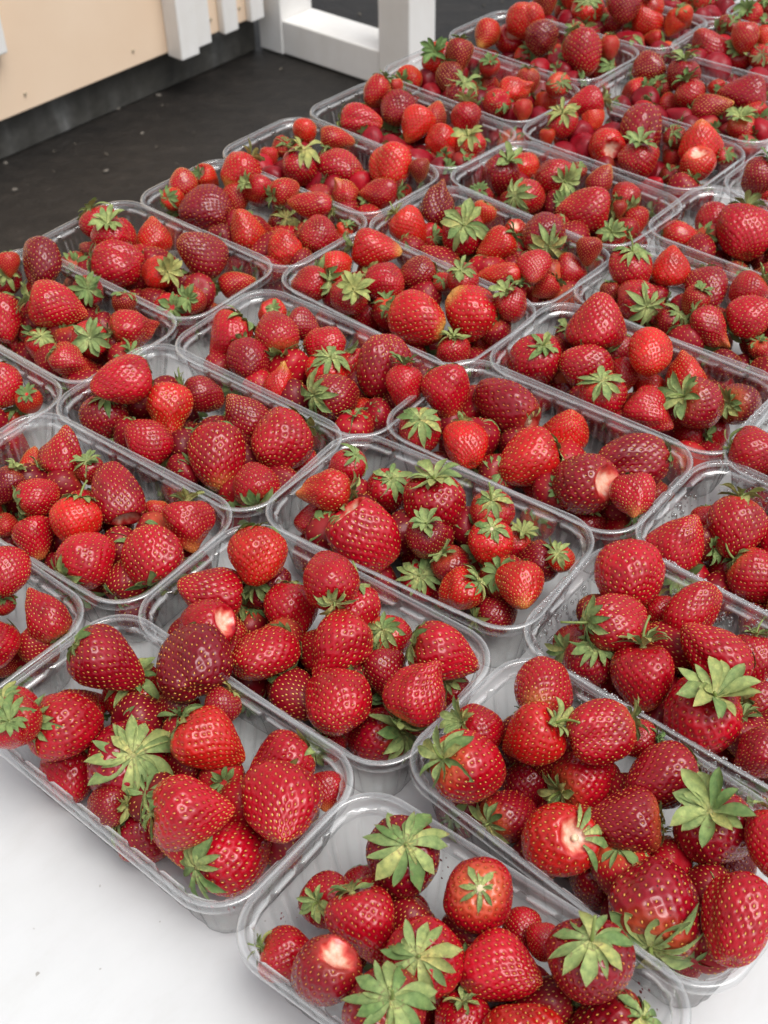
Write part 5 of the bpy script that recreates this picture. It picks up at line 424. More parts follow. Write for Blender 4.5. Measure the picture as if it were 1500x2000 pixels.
TRAYS = [
 (-0.3155,0.7144,-0.7066,'i','first punnet, left column'),
 (-0.2460,0.7972,-0.6982,'L','second punnet, left column'),
 (-0.1801,0.8737,-0.6853,'K','third punnet, left column'),
 (-0.1052,0.9450,-0.7223,'O','fourth punnet, left column'),
 (-0.0424,1.0268,-0.7326,'P','fifth punnet, left column'),
 (0.0326,1.1052,-0.7601,'Q','sixth punnet, left column'),
 (0.1030,1.1947,-0.7772,'R','seventh punnet, left column'),
 (0.1740,1.2838,-0.7535,'S','eighth punnet, left column'),
 (0.2579,1.3562,-0.7086,'T','ninth punnet, left column'),
 (0.3329,1.4362,-0.7156,'U','tenth punnet, left column'),
 (-0.2662,0.5068,-0.7066,'h','first punnet, second column'),
 (-0.1901,0.5825,-0.6462,'g','second punnet, second column'),
 (-0.1235,0.6600,-0.6768,'M','third punnet, second column'),
 (-0.0507,0.7299,-0.6735,'N','fourth punnet, second column'),
 (0.0200,0.8109,-0.7486,'b','fifth punnet, second column'),
 (0.0871,0.8862,-0.7729,'a','sixth punnet, second column'),
 (0.1578,0.9684,-0.7724,'Z','seventh punnet, second column'),
 (0.2298,1.0573,-0.7275,'Y','eighth punnet, second column'),
 (0.3051,1.1414,-0.7066,'X','ninth punnet, second column'),
 (0.4004,1.2454,-0.6980,'W','tenth punnet, second column'),
 (0.4768,1.3333,-0.7066,'v','eleventh punnet, second column'),
 (-0.1141,0.3927,-0.7041,'A','first punnet, third column'),
 (-0.0416,0.4674,-0.6542,'D','second punnet, third column'),
 (0.0260,0.5549,-0.6001,'E','third punnet, third column'),
 (0.1001,0.6333,-0.6731,'F','fourth punnet, third column'),
 (0.1741,0.7045,-0.6464,'G','fifth punnet, third column'),
 (0.2423,0.7840,-0.7212,'c','sixth punnet, third column'),
 (0.3150,0.8789,-0.7122,'d','seventh punnet, third column'),
 (0.3917,0.9491,-0.7066,'e','eighth punnet, third column'),
 (0.0280,0.2716,-0.6598,'B','first punnet, right column'),
 (0.1051,0.3524,-0.7750,'C','second punnet, right column'),
 (0.1719,0.4406,-0.7109,'I','third punnet, right column'),
 (0.2455,0.5160,-0.7212,'J','fourth punnet, right column'),
 (0.3138,0.5896,-0.7066,'f','fifth punnet, right column'),
]
TRAY_W = 0.10928
CAM = (2443.83,0.735399,-0.019624,1.26662)
ZT = 0.70            # table top
ZR = 0.755           # punnet rim
rng = np.random.default_rng(7)
random.seed(7)

# ------------------------------------------------------------------ camera, sky, sun, exposure
S = bpy.context.scene
col = S.collection
f_px, pitch, roll, camz = CAM
fw = Vector((0, math.cos(pitch), -math.sin(pitch)))
rt0 = Vector((1, 0, 0)); up0 = rt0.cross(fw)
rt = rt0 * math.cos(roll) + up0 * math.sin(roll)
up = -rt0 * math.sin(roll) + up0 * math.cos(roll)
cd = bpy.data.cameras.new('camera')
cd.sensor_fit = 'HORIZONTAL'; cd.sensor_width = 36; cd.lens = 36 * f_px / 1500
cd.clip_start = 0.02; cd.clip_end = 200
cd.dof.use_dof = True; cd.dof.focus_distance = 0.70; cd.dof.aperture_fstop = cd.lens / 2.3
cam = bpy.data.objects.new('camera', cd); col.objects.link(cam)
Rm = Matrix((rt, up, -fw)).transposed()
cam.matrix_world = Matrix.Translation((0, 0, camz)) @ Rm.to_4x4()
S.camera = cam

SUN_EL, SUN_AZ = math.radians(66), math.radians(128)      # soft cloudy light from behind the viewer's right shoulder
world = bpy.data.worlds.new('World'); S.world = world; world.use_nodes = True
wn = world.node_tree; wn.nodes.clear()
sky = wn.nodes.new('ShaderNodeTexSky'); sky.sky_type = 'NISHITA'; sky.sun_disc = False
sky.sun_elevation = SUN_EL; sky.sun_rotation = SUN_AZ; sky.air_density = 1.0; sky.dust_density = 4.0; sky.ozone_density = 1.0
hs = wn.nodes.new('ShaderNodeHueSaturation'); hs.inputs['Saturation'].default_value = 0.22   # cloud cover: the same sky, greyed
bgn = wn.nodes.new('ShaderNodeBackground'); bgn.inputs['Strength'].default_value = 0.15
won = wn.nodes.new('ShaderNodeOutputWorld')
wn.links.new(sky.outputs[0], hs.inputs['Color']); wn.links.new(hs.outputs[0], bgn.inputs[0]); wn.links.new(bgn.outputs[0], won.inputs[0])
sd = bpy.data.lights.new('sun', 'SUN'); sd.energy = 1.5; sd.angle = math.radians(36); sd.color = (1, .97, .93)
sun = bpy.data.objects.new('sun', sd); col.objects.link(sun)
sdir = Vector((math.sin(SUN_AZ) * math.cos(SUN_EL), math.cos(SUN_AZ) * math.cos(SUN_EL), math.sin(SUN_EL)))
sun.rotation_euler = sdir.to_track_quat('Z', 'Y').to_euler(); sun.location = (0, 0, 4)
S.view_settings.view_transform = 'Standard'; S.view_settings.look = 'None'
S.view_settings.gamma = 1; S.view_settings.use_curve_mapping = False
S.view_settings.exposure = 0.25
S.cycles.use_denoising = True
S.cycles.max_bounces = 12; S.cycles.diffuse_bounces = 4; S.cycles.glossy_bounces = 4
S.cycles.transparent_max_bounces = 32; S.cycles.transmission_bounces = 6
S.cycles.sample_clamp_indirect = 6

# ------------------------------------------------------------------ helpers
def link(o, parent=None, **props):
    col.objects.link(o)
    if parent is not None: o.parent = parent
    for k, v in props.items(): o[k] = v
    return o

def obj(name, me, mat=None, parent=None, **props):
    o = bpy.data.objects.new(name, me)
    if mat is not None and not me.materials: me.materials.append(mat)
    return link(o, parent, **props)

def mesh(name, v, f, smooth=True, attrs=None):
    me = bpy.data.meshes.new(name)
    v = np.asarray(v, np.float32)
    if isinstance(f, np.ndarray):
        n, k = f.shape
        me.vertices.add(len(v)); me.vertices.foreach_set('co', v.ravel())
        me.loops.add(n * k); me.loops.foreach_set('vertex_index', f.astype(np.int32).ravel())
        me.polygons.add(n); me.polygons.foreach_set('loop_start', np.arange(0, n * k, k, dtype=np.int32))
        me.update(calc_edges=True)
    else:
        me.from_pydata(v.tolist(), [], f); me.update()
    for nm, a in (attrs or {}).items():
        a = np.asarray(a, np.float32)
        if a.ndim == 1:
            at = me.attributes.new(nm, 'FLOAT', 'POINT'); at.data.foreach_set('value', a)
        else:
            at = me.attributes.new(nm, 'FLOAT_VECTOR', 'POINT'); at.data.foreach_set('vector', a.ravel())
    me.polygons.foreach_set('use_smooth', [smooth] * len(me.polygons))
    me.validate(); me.update()
    return me

def box_mesh(name, sx, sy, sz, bev=0.003, seg=2, z0=0.0):
    bm = bmesh.new(); bmesh.ops.create_cube(bm, size=1)
    for v in bm.verts: v.co = Vector((v.co.x * sx, v.co.y * sy, (v.co.z + .5) * sz + z0))
    if bev: bmesh.ops.bevel(bm, geom=bm.edges[:], offset=bev, segments=seg, affect='EDGES', profile=.5)
    me = bpy.data.meshes.new(name); bm.to_mesh(me); bm.free()
    return me

def mat_new(name):
    m = bpy.data.materials.new(name); m.use_nodes = True
    nt = m.node_tree; nt.nodes.clear()
    return m, nt, (lambda t: nt.nodes.new(t)), (lambda a, b: nt.links.new(a, b))

def ramp(N, pts):
    r = N('ShaderNodeValToRGB')
    while len(r.color_ramp.elements) < len(pts): r.color_ramp.elements.new(.5)
    for e, (p, c) in zip(r.color_ramp.elements, pts):
        e.position = p; e.color = (c if len(c) == 4 else (*c, 1))
    return r

def mix(N, L, fac, a, b, mode='MIX'):
    m = N('ShaderNodeMix'); m.data_type = 'RGBA'; m.blend_type = mode
    for s, v in ((m.inputs[0], fac), (m.inputs[6], a), (m.inputs[7], b)):
        if hasattr(v, 'links') or hasattr(v, 'is_linked'): L(v, s)
        elif isinstance(v, (int, float)): s.default_value = v
        else: s.default_value = (*v, 1) if len(v) == 3 else v
    return m.outputs[2]

def math_n(N, L, op, a, b=0.0):
    m = N('ShaderNodeMath'); m.operation = op
    for s, v in ((m.inputs[0], a), (m.inputs[1], b)):
        if isinstance(v, (int, float)): s.default_value = v
        else: L(v, s)
    return m.outputs[0]

def noise(N, L, vec, scale, detail=4, rough=.55):
    n = N('ShaderNodeTexNoise'); n.inputs['Scale'].default_value = scale
    n.inputs['Detail'].default_value = detail; n.inputs['Roughness'].default_value = rough
    if vec is not None: L(vec, n.inputs['Vector'])
    return n

def surf_mat(name, c0, c1, scale, rough=.6, bump=.2, bscale=None, spec=.5, c2=None, detail=5, dist=0.002):
    m, nt, N, L = mat_new(name)
    tc = N('ShaderNodeTexCoord'); n = noise(N, L, tc.outputs['Object'], scale, detail)
    r = ramp(N, [(.3, c0), (.7, c1)] if c2 is None else [(.25, c0), (.5, c1), (.75, c2)])
    L(n.outputs[0], r.inputs[0])
    p = N('ShaderNodeBsdfPrincipled'); o = N('ShaderNodeOutputMaterial')
    L(r.outputs[0], p.inputs['Base Color']); p.inputs['Roughness'].default_value = rough
    p.inputs['Specular IOR Level'].default_value = spec
    nb = noise(N, L, tc.outputs['Object'], bscale or scale * 6, 6)
    b = N('ShaderNodeBump'); b.inputs['Strength'].default_value = bump; b.inputs['Distance'].default_value = dist
    L(nb.outputs[0], b.inputs['Height']); L(b.outputs[0], p.inputs['Normal']); L(p.outputs[0], o.inputs[0])
    return m

# ------------------------------------------------------------------ materials of the setting
def ground_material():
    m, nt, N, L = mat_new('black_ground')
    tc = N('ShaderNodeTexCoord')
    mp = N('ShaderNodeMapping'); mp.inputs['Rotation'].default_value = (0, 0, math.radians(42)); mp.inputs['Scale'].default_value = (1, 3.2, 1)
    L(tc.outputs['Object'], mp.inputs['Vector'])
    n1 = noise(N, L, mp.outputs[0], 5, 8, .65); n2 = noise(N, L, tc.outputs['Object'], 28, 8, .72); n3 = noise(N, L, mp.outputs[0], 60, 4)
    r1 = ramp(N, [(.3, (.009, .0078, .0070)), (.55, (.0175, .0152, .0134)), (.78, (.034, .029, .0255))]); L(n1.outputs[0], r1.inputs[0])
    r2 = ramp(N, [(.35, (.35, .33, .32)), (.62, (1.1, 1.05, 1)), (.8, (2.6, 2.4, 2.2))]); L(n2.outputs[0], r2.inputs[0])
    c = mix(N, L, .8, r1.outputs[0], r2.outputs[0], 'MULTIPLY')
    p = N('ShaderNodeBsdfPrincipled'); o = N('ShaderNodeOutputMaterial')
    L(c, p.inputs['Base Color']); p.inputs['Roughness'].default_value = .5; p.inputs['Specular IOR Level'].default_value = .4
    b = N('ShaderNodeBump'); b.inputs['Strength'].default_value = .9; b.inputs['Distance'].default_value = .006
    L(math_n(N, L, 'ADD', n2.outputs[0], math_n(N, L, 'MULTIPLY', n3.outputs[0], .5)), b.inputs['Height']); L(b.outputs[0], p.inputs['Normal'])
    L(p.outputs[0], o.inputs[0]); return m

def plinth_material():
    m, nt, N, L = mat_new('tarred_plinth')
    tc = N('ShaderNodeTexCoord')
    mp = N('ShaderNodeMapping'); mp.inputs['Scale'].default_value = (3.2, 3.2, .9); L(tc.outputs['Object'], mp.inputs['Vector'])
    n1 = noise(N, L, mp.outputs[0], 2.6, 3, .5); n2 = noise(N, L, tc.outputs['Object'], 40, 6)
    n0 = noise(N, L, tc.outputs['Object'], 1.5, 2, .5)
    n1f = math_n(N, L, 'ADD', n1.outputs[0], math_n(N, L, 'MULTIPLY', math_n(N, L, 'SUBTRACT', n0.outputs[0], .5), .35))
    r = ramp(N, [(.42, (.042, .040, .034)), (.58, (.075, .073, .067)), (.66, (.12, .12, .115)), (.76, (.30, .31, .31))]); L(n1f, r.inputs[0])
    r2 = ramp(N, [(.3, (.7, .7, .7)), (.7, (1.2, 1.2, 1.2))]); L(n2.outputs[0], r2.inputs[0])
    c = mix(N, L, 1.0, r.outputs[0], r2.outputs[0], 'MULTIPLY')
    p = N('ShaderNodeBsdfPrincipled'); o = N('ShaderNodeOutputMaterial')
    L(c, p.inputs['Base Color']); p.inputs['Roughness'].default_value = .7
    b = N('ShaderNodeBump'); b.inputs['Strength'].default_value = .4; b.inputs['Distance'].default_value = .003
    L(n2.outputs[0], b.inputs['Height']); L(b.outputs[0], p.inputs['Normal']); L(p.outputs[0], o.inputs[0]); return m

def table_material():
    m, nt, N, L = mat_new('white_table_top')
    tc = N('ShaderNodeTexCoord')
    n1 = noise(N, L, tc.outputs['Object'], 9, 5, .6); n2 = noise(N, L, tc.outputs['Object'], 70, 5, .6)
    mp = N('ShaderNodeMapping'); mp.inputs['Scale'].default_value = (1, 2.4, 1); mp.inputs['Rotation'].default_value = (0, 0, .5); L(tc.outputs['Object'], mp.inputs['Vector'])
    n3 = noise(N, L, mp.outputs[0], 16, 7, .75)
    r1 = ramp(N, [(.3, (.575, .59, .59)), (.5, (.605, .62, .625)), (.7, (.63, .645, .65))]); L(n1.outputs[0], r1.inputs[0])
    r3 = ramp(N, [(.30, (.965, .96, .95)), (.5, (1, 1, 1)), (.72, (1.02, 1.02, 1.02))]); L(n3.outputs[0], r3.inputs[0])
    c = mix(N, L, 1.0, r1.outputs[0], r3.outputs[0], 'MULTIPLY')
    r4 = ramp(N, [(.735, (1, 1, 1)), (.76, (.45, .42, .38))]); n4 = noise(N, L, tc.outputs['Object'], 130, 2, .4); L(n4.outputs[0], r4.inputs[0])
    c = mix(N, L, .8, c, r4.outputs[0], 'MULTIPLY')
    p = N('ShaderNodeBsdfPrincipled'); o = N('ShaderNodeOutputMaterial'); L(c, p.inputs['Base Color'])
    rr = ramp(N, [(.3, (.32, .32, .32)), (.7, (.5, .5, .5))]); L(n3.outputs[0], rr.inputs[0]); L(rr.outputs[0], p.inputs['Roughness'])
    p.inputs['Specular IOR Level'].default_value = .4
    b = N('ShaderNodeBump'); b.inputs['Strength'].default_value = .12; b.inputs['Distance'].default_value = .0015
    L(n2.outputs[0], b.inputs['Height']); L(b.outputs[0], p.inputs['Normal']); L(p.outputs[0], o.inputs[0]); return m

def white_paint():
    m, nt, N, L = mat_new('worn_white_paint')
    tc = N('ShaderNodeTexCoord')
    mp = N('ShaderNodeMapping'); mp.inputs['Scale'].default_value = (1, 1, .25); L(tc.outputs['Object'], mp.inputs['Vector'])
    n1 = noise(N, L, mp.outputs[0], 30, 6, .7); n2 = noise(N, L, tc.outputs['Object'], 7, 3)
    r1 = ramp(N, [(.22, (.72, .70, .66)), (.36, (.85, .835, .81)), (.65, (.88, .87, .85))]); L(n1.outputs[0], r1.inputs[0])
    r2 = ramp(N, [(.3, (.93, .92, .90)), (.6, (1, 1, 1))]); L(n2.outputs[0], r2.inputs[0])
    c = mix(N, L, 1.0, r1.outputs[0], r2.outputs[0], 'MULTIPLY')
    p = N('ShaderNodeBsdfPrincipled'); o = N('ShaderNodeOutputMaterial'); L(c, p.inputs['Base Color']); p.inputs['Roughness'].default_value = .5
    b = N('ShaderNodeBump'); b.inputs['Strength'].default_value = .3; b.inputs['Distance'].default_value = .0015
    L(n1.outputs[0], b.inputs['Height']); L(b.outputs[0], p.inputs['Normal']); L(p.outputs[0], o.inputs[0]); return m

M_ground = ground_material(); M_plinth = plinth_material(); M_table = table_material(); M_white = white_paint()
M_beige = surf_mat('cream_wall_panel', (.88, .67, .485), (.92, .72, .535), 6, rough=.55, bump=.08, dist=.001)
M_screw = surf_mat('rusty_screw', (.34, .27, .18), (.50, .42, .31), 300, rough=.5)
M_metal = surf_mat('grey_table_leg', (.25, .25, .25), (.32, .32, .32), 20, rough=.35)
M_stone = surf_mat('pale_pebble', (.08, .07, .058), (.19, .17, .145), 200, rough=.8)
M_flake = surf_mat('dry_leaf_scrap', (.07, .06, .048), (.14, .12, .095), 160, rough=.8)

# ------------------------------------------------------------------ ground
gv = [(-60, -60, 0), (60, -60, 0), (60, 60, 0), (-60, 60, 0)]
obj('ground', mesh('ground', gv, [(0, 1, 2, 3)], False), M_ground, kind='structure')

# ------------------------------------------------------------------ shed wall with battens (48 deg) and the white frame at right angles to it
WB = Vector((-0.5155, 2.9322, 0)); WA = math.radians(48.01)
wd = Vector((math.cos(WA), math.sin(WA), 0)); wnrm = Vector((math.sin(WA), -math.cos(WA), 0))     # wnrm: towards the camera
wall = bpy.data.objects.new('shed_wall', None); wall.location = WB; wall.rotation_euler = (0, 0, WA); wall.empty_display_size = .1
link(wall, label='cream shed wall with white battens above a dark tarred plinth', category='wall')
# local: x along the wall, -y towards the camera
pl = bmesh.new()
bmesh.ops.create_cube(pl, size=1)
for v in pl.verts: v.co = Vector((v.co.x * 3.2 - 1.28, v.co.y * .12 + .06, (v.co.z + .5) * .135))
bmesh.ops.bevel(pl, geom=pl.edges[:], offset=.004, segments=2, affect='EDGES')
me = bpy.data.meshes.new('plinth'); pl.to_mesh(me); pl.free(); obj('plinth', me, M_plinth, wall)
pm = box_mesh('wall_panel', 3.2, .024, 2.3, .003); o = obj('wall_panel', pm, M_beige, wall); o.location = (-1.28, -.018, .098)
def batten(x0, x1, depth, zb):
    b = obj('batten', box_mesh('batten', x1 - x0, depth, 2.3 - zb, .0035), M_white, wall)
    b.location = ((x0 + x1) / 2, -.0305 - depth / 2, zb); return b
batten(.006, .062, .052, .092)
batten(.073, .124, .028, .094)
batten(.172, .219, .022, .096)
batten(.264, .309, .020, .098)
batten(-.485, -.430, .028, .243)
sm = bpy.data.meshes.new('screw'); bm = bmesh.new(); bmesh.ops.create_cone(bm, cap_ends=True, segments=12, radius1=.0042, radius2=.0030, depth=.0025); bm.to_mesh(sm); bm.free()
for x, z in ((-.395, .135), (-.092, .135), (.150, .135), (.245, .135), (-.70, .135)):
    s_ = obj('screw', sm, M_screw, wall); s_.location = (x, -.0318, z); s_.rotation_euler = (math.pi / 2, 0, 0)

FA = math.radians(-40.6)
fd = Vector((math.cos(FA), math.sin(FA), 0))
frame = bpy.data.objects.new('white_gate', None); frame.location = (-0.296, 3.190, 0); frame.rotation_euler = (0, 0, FA)
link(frame, label='white painted wooden gate frame standing on the dark ground beside the shed wall', category='gate')
def fbox(name, x0, x1, y0, y1, z0, z1):
    b = obj(name, box_mesh(name, x1 - x0, y1 - y0, z1 - z0, .0035), M_white, frame); b.location = ((x0 + x1) / 2, (y0 + y1) / 2, z0); return b
fbox('post', .006, .086, -.004, .112, .002, 2.2)
fbox('bottom_rail', .0875, .402, 0, .110, .004, .088)
fbox('post', .404, .498, -.004, .094, .002, 2.2)
fbox('top_rail', .0875, .402, 0, .110, 2.08, 2.19)

# ------------------------------------------------------------------ scattered pebbles and leaf scraps
def pebble_mesh(seed):
    r = random.Random(seed); bm = bmesh.new(); bmesh.ops.create_icosphere(bm, subdivisions=2, radius=1)
    for v in bm.verts: v.co *= 1 + r.uniform(-.14, .14)
    for v in bm.verts: v.co = Vector((v.co.x, v.co.y * .7, v.co.z * .4))
    me = bpy.data.meshes.new('pebble'); bm.to_mesh(me); bm.free()
    for p in me.polygons: p.use_smooth = True
    return me
pms = [pebble_mesh(i) for i in range(4)]
PEB = [(-.611, 2.833, .0085, 'pale pebble on the dark ground below the wall panel'),
       (-.534, 2.700, .0062, 'small grey pebble out from the plinth on dark ground'),
       (-.521, 2.902, .0085, 'brown pebble lying against the foot of the plinth'),
       (-.589, 2.520, .0070, 'round pale pebble alone on the dark ground before the punnets'),
       (-.817, 2.566, .0070, 'grey pebble at the foot of the plinth, left end'),
       (-.772, 2.442, .0070, 'dull pebble on open dark ground, farthest left')]
for i, (x, y, r, lb) in enumerate(PEB):
    p = obj('pebble', pms[i % 4], M_stone, label=lb, category='pebble', group='pebbles on the dark ground')
    p.location = (x, y, r * .3); p.scale = (r, r, r); p.rotation_euler = (0, 0, i * 1.3)
bm = bmesh.new(); r_ = random.Random(3)
for i in range(260):
    x = r_.uniform(-1.1, 1.0); y = r_.uniform(1.4, 3.6)
    a = r_.uniform(0, 6.28); s_ = r_.choice((.002, .003, .003, .005, .009)); w_ = s_ * r_.uniform(.2, .6); z = .0012
    if (Vector((x, y, 0)) - WB).dot(wnrm) < .03: continue
    pts = [Vector((-s_, 0, 0)), Vector((0, -w_, .4 * s_)), Vector((s_, 0, .1 * s_)), Vector((0, w_, .3 * s_))]
    R = Matrix.Rotation(a, 3, 'Z'); vs = [bm.verts.new(R @ p + Vector((x, y, z))) for p in pts]; bm.faces.new(vs)
me = bpy.data.meshes.new('ground_litter'); bm.to_mesh(me); bm.free()
obj('ground_litter', me, M_flake, kind='stuff', label='tiny leaf scraps and grit scattered over the dark ground', category='litter')

# ------------------------------------------------------------------ white table
tang = math.atan2(.56, .506)                       # direction of the table's left edge
tx, ty = -.322, .856                               # left end of a punnet on that edge
ed = Vector((math.cos(tang), math.sin(tang), 0)); en = Vector((ed.y, -ed.x, 0))
table = bpy.data.objects.new('white_table', None); table.location = (tx, ty, 0); table.rotation_euler = (0, 0, tang)
link(table, label='long white market table carrying all the strawberry punnets', category='table')
tw, tl0, tl1 = 1.15, -1.6, 1.35
tm = box_mesh('table_top', tl1 - tl0, tw, .030, .004); o = obj('table_top', tm, M_table, table); o.location = ((tl0 + tl1) / 2, -tw / 2 - .021, ZT - .030)
lm = box_mesh('leg', .035, .035, ZT - .0305, .004)
for ax in (tl0 + .1, tl1 - .1):
    for ay in (-.12, -tw + .06):
        l_ = obj('leg', lm, M_metal, table); l_.location = (ax, ay, 0)

# ------------------------------------------------------------------ clear plastic
def clear_plastic(name, haze=.05, gloss=1.0, tint=(.965, .975, .97), edge=(.55, .57, .58), rough=.05, bump=.08, edge_glint=0.0):
    """thin clear plastic: it lets light straight through, reflects by angle, and absorbs more where it is seen edge on"""
    m, nt, N, L = mat_new(name)
    tc = N('ShaderNodeTexCoord'); n = noise(N, L, tc.outputs['Object'], 45, 3, .5)
    lw = N('ShaderNodeLayerWeight'); lw.inputs['Blend'].default_value = .5
    f3 = math_n(N, L, 'POWER', lw.outputs['Facing'], 3.0)
    tr = N('ShaderNodeBsdfTransparent'); L(mix(N, L, f3, tint, edge), tr.inputs[0])
    gl = N('ShaderNodeBsdfGlossy'); gl.inputs['Roughness'].default_value = rough; gl.inputs[0].default_value = (1, 1, 1, 1)
    df = N('ShaderNodeBsdfDiffuse'); df.inputs[0].default_value = (.80, .82, .82, 1)
    if bump:
        b = N('ShaderNodeBump'); b.inputs['Strength'].default_value = bump; b.inputs['Distance'].default_value = .002; L(n.outputs[0], b.inputs['Height'])
        L(b.outputs[0], gl.inputs['Normal'])
    fac = math_n(N, L, 'ADD', math_n(N, L, 'MULTIPLY', math_n(N, L, 'POWER', lw.outputs['Facing'], 4.0), .70 * gloss), .075 * gloss)
    hn = ramp(N, [(.35, (.4, .4, .4)), (.75, (1.7, 1.7, 1.7))]); L(n.outputs[0], hn.inputs[0])
    h = math_n(N, L, 'MULTIPLY', hn.outputs[0], haze)
    ea = N('ShaderNodeAttribute'); ea.attribute_name = 'edge_glint'
    h = math_n(N, L, 'ADD', h, math_n(N, L, 'MULTIPLY', ea.outputs['Fac'], edge_glint))  # extra white diffuse: whitish plastic edges plus glints painted into the colour
    m1 = N('ShaderNodeMixShader'); L(h, m1.inputs[0]); L(tr.outputs[0], m1.inputs[1]); L(df.outputs[0], m1.inputs[2])
    m2 = N('ShaderNodeMixShader'); L(fac, m2.inputs[0]); L(m1.outputs[0], m2.inputs[1]); L(gl.outputs[0], m2.inputs[2])
    o = N('ShaderNodeOutputMaterial'); L(m2.outputs[0], o.inputs[0]); return m
M_wallp = clear_plastic('clear_punnet_wall', .003, .46, (.94, .945, .94), (.42, .43, .43), .03, .04, .26)
M_rim = clear_plastic('clear_punnet_rim', .012, 1.2, (.95, .955, .96), (.30, .32, .34), .03, 0, .36)
M_base = clear_plastic('clear_punnet_base', .012, .7, (.91, .915, .91), (.5, .5, .5))
M_drop = clear_plastic('water_droplet', .01, 2.2, (.90, .92, .92), (.35, .36, .37), .02, 0)

HX, HY, CR = .095, TRAY_W / 2, .0262
def ring(inset, n_arc=14, step=.0016):
    """outline of a rounded rectangle, with the running length; the same number of points for any inset"""
    hx, hy = HX - inset, HY - inset; r = max(.004, CR - inset * .75)
    segs = []; sx = int((HX - CR) * 2 / step); sy = int((HY - CR) * 2 / step)
    out = []
    def line(a, b, n):
        for k in range(n): out.append((a[0] + (b[0] - a[0]) * k / n, a[1] + (b[1] - a[1]) * k / n))
    def arc(cx, cy, a0):
        for k in range(n_arc): a = a0 + math.pi / 2 * k / n_arc; out.append((cx + r * math.cos(a), cy + r * math.sin(a)))
    line((hx, -hy + r), (hx, hy - r), sy); arc(hx - r, hy - r, 0)
    line((hx - r, hy), (-hx + r, hy), sx); arc(-hx + r, hy - r, math.pi / 2)
    line((-hx, hy - r), (-hx, -hy + r), sy); arc(-hx + r, -hy + r, math.pi)
    line((-hx + r, -hy), (hx - r, -hy), sx); arc(hx - r, -hy + r, 3 * math.pi / 2)
    return np.array(out)
NR = len(ring(0))
def sweep(profile, mod=None):
    """profile: list of (inset, z); mod(k, arclength array) -> extra inset"""
    base = ring(0); s = np.concatenate([[0], np.cumsum(np.linalg.norm(np.roll(base, -1, 0) - base, axis=1))])[:-1]; tot = s[-1]
    V = []
    for k, (ins, z) in enumerate(profile):
        q = ring(ins); nrm = np.stack([np.roll(q, -1, 0)[:, 1] - np.roll(q, 1, 0)[:, 1], -(np.roll(q, -1, 0)[:, 0] - np.roll(q, 1, 0)[:, 0])], 1)
        nrm /= np.linalg.norm(nrm, axis=1)[:, None]
        e = mod(k, s) if mod is not None else 0
        if np.ndim(e): q = q - nrm * e[:, None]
        V.append(np.column_stack([q, np.full(len(q), z)]))
    n = len(base); F = []
    idx = np.arange(n); nx = (idx + 1) % n
    for k in range(len(profile) - 1):
        F.append(np.stack([k * n + idx, k * n + nx, (k + 1) * n + nx, (k + 1) * n + idx], 1))
    return np.concatenate(V), np.concatenate(F)
H_ = ZR - ZT
def dash(s):
    q = (s / .0205) % 1.0; return (np.clip((q - .10) / .03, 0, 1) * np.clip((.92 - q) / .03, 0, 1))
def rim_mod(k, s):
    if k in (10, 11): return (dash(s) - .5) * .0016       # castellated stacking ledge under the rim
    return 0
rimP = [(.0006, H_ - .0060), (.0000, H_ - .0054), (.0000, H_ - .0020), (.0003, H_ - .0008), (.0008, H_ - .0001), (.0014, H_), (.0030, H_ - .0001),
        (.0036, H_ - .0006), (.0040, H_ - .0024), (.0046, H_ - .0050), (.0058, H_ - .0054), (.0064, H_ - .0060), (.0067, H_ - .0085), (.0066, H_ - .0105)]
v, f_ = sweep(rimP, rim_mod)
rim_glint = np.zeros((len(rimP), NR)); ss = np.arange(NR) * .0016
rim_glint[1] = .7; rim_glint[4] = .75; rim_glint[5] = .55; rim_glint[7] = .6; rim_glint[10] = .9 * dash(ss); rim_glint[11] = 1.0 * dash(ss)  # whitish lips and ledge dashes, with sky glints painted in as pale diffuse
me_rim = mesh('rim', v, f_, True, {'edge_glint': rim_glint.ravel()})
def wall_wave(s): return np.tanh(4.0 * np.sin(s / .0118 * 2 * math.pi))
def wall_mod(k, s):
    z = wallP[k][1] / H_; a = max(0., min(1, (z - .06) / .12)) * max(0., min(1, (.84 - z) / .08))
    return wall_wave(s) * .00075 * a
wallP = [(.0066, H_ - .0106)] + [(.0068 + .0072 * t, (H_ - .0112) * (1 - t) + .0065 * t) for t in np.linspace(0, 1, 12)] + [(.0148, .0040), (.0164, .0019), (.0190, .0010)]
v, f_ = sweep(wallP, wall_mod)
wall_glint = np.zeros((len(wallP), NR)); rb = np.exp(-(np.sin(ss / .0118 * 2 * math.pi) / .28) ** 2) * (np.random.default_rng(4).random(NR) * .5 + .5)  # pale lines painted on the rib edges for the reflections they catch
for k_ in range(len(wallP)):
    z_ = wallP[k_][1] / H_; wall_glint[k_] = rb * max(0., min(1, (z_ - .06) / .12)) * max(0., min(1, (.84 - z_) / .08))
wall_glint[-3] = .5; wall_glint[-2] = .6
me_wall = mesh('side_wall', v, f_, True, {'edge_glint': wall_glint.ravel()})
# base: rings towards the middle with a raised centre and grooves
bp = [(.0190, .0010), (.0215, .0010), (.0235, .0024), (.030, .0024), (.034, .0024), (.040, .0024), (.0475, .0024)]
v, f_ = sweep(bp)
hxy = ring(.0475); cidx = len(v); v = np.vstack([v, [[0, 0, .0024]]]); n_ = NR
tri = [[cidx - n_ + i, cidx - n_ + (i + 1) % n_, cidx] for i in range(n_)]
me_base = mesh('base_panel', v, f_.tolist() + tri)
me_rim.materials.append(M_rim); me_wall.materials.append(M_wallp); me_base.materials.append(M_base)

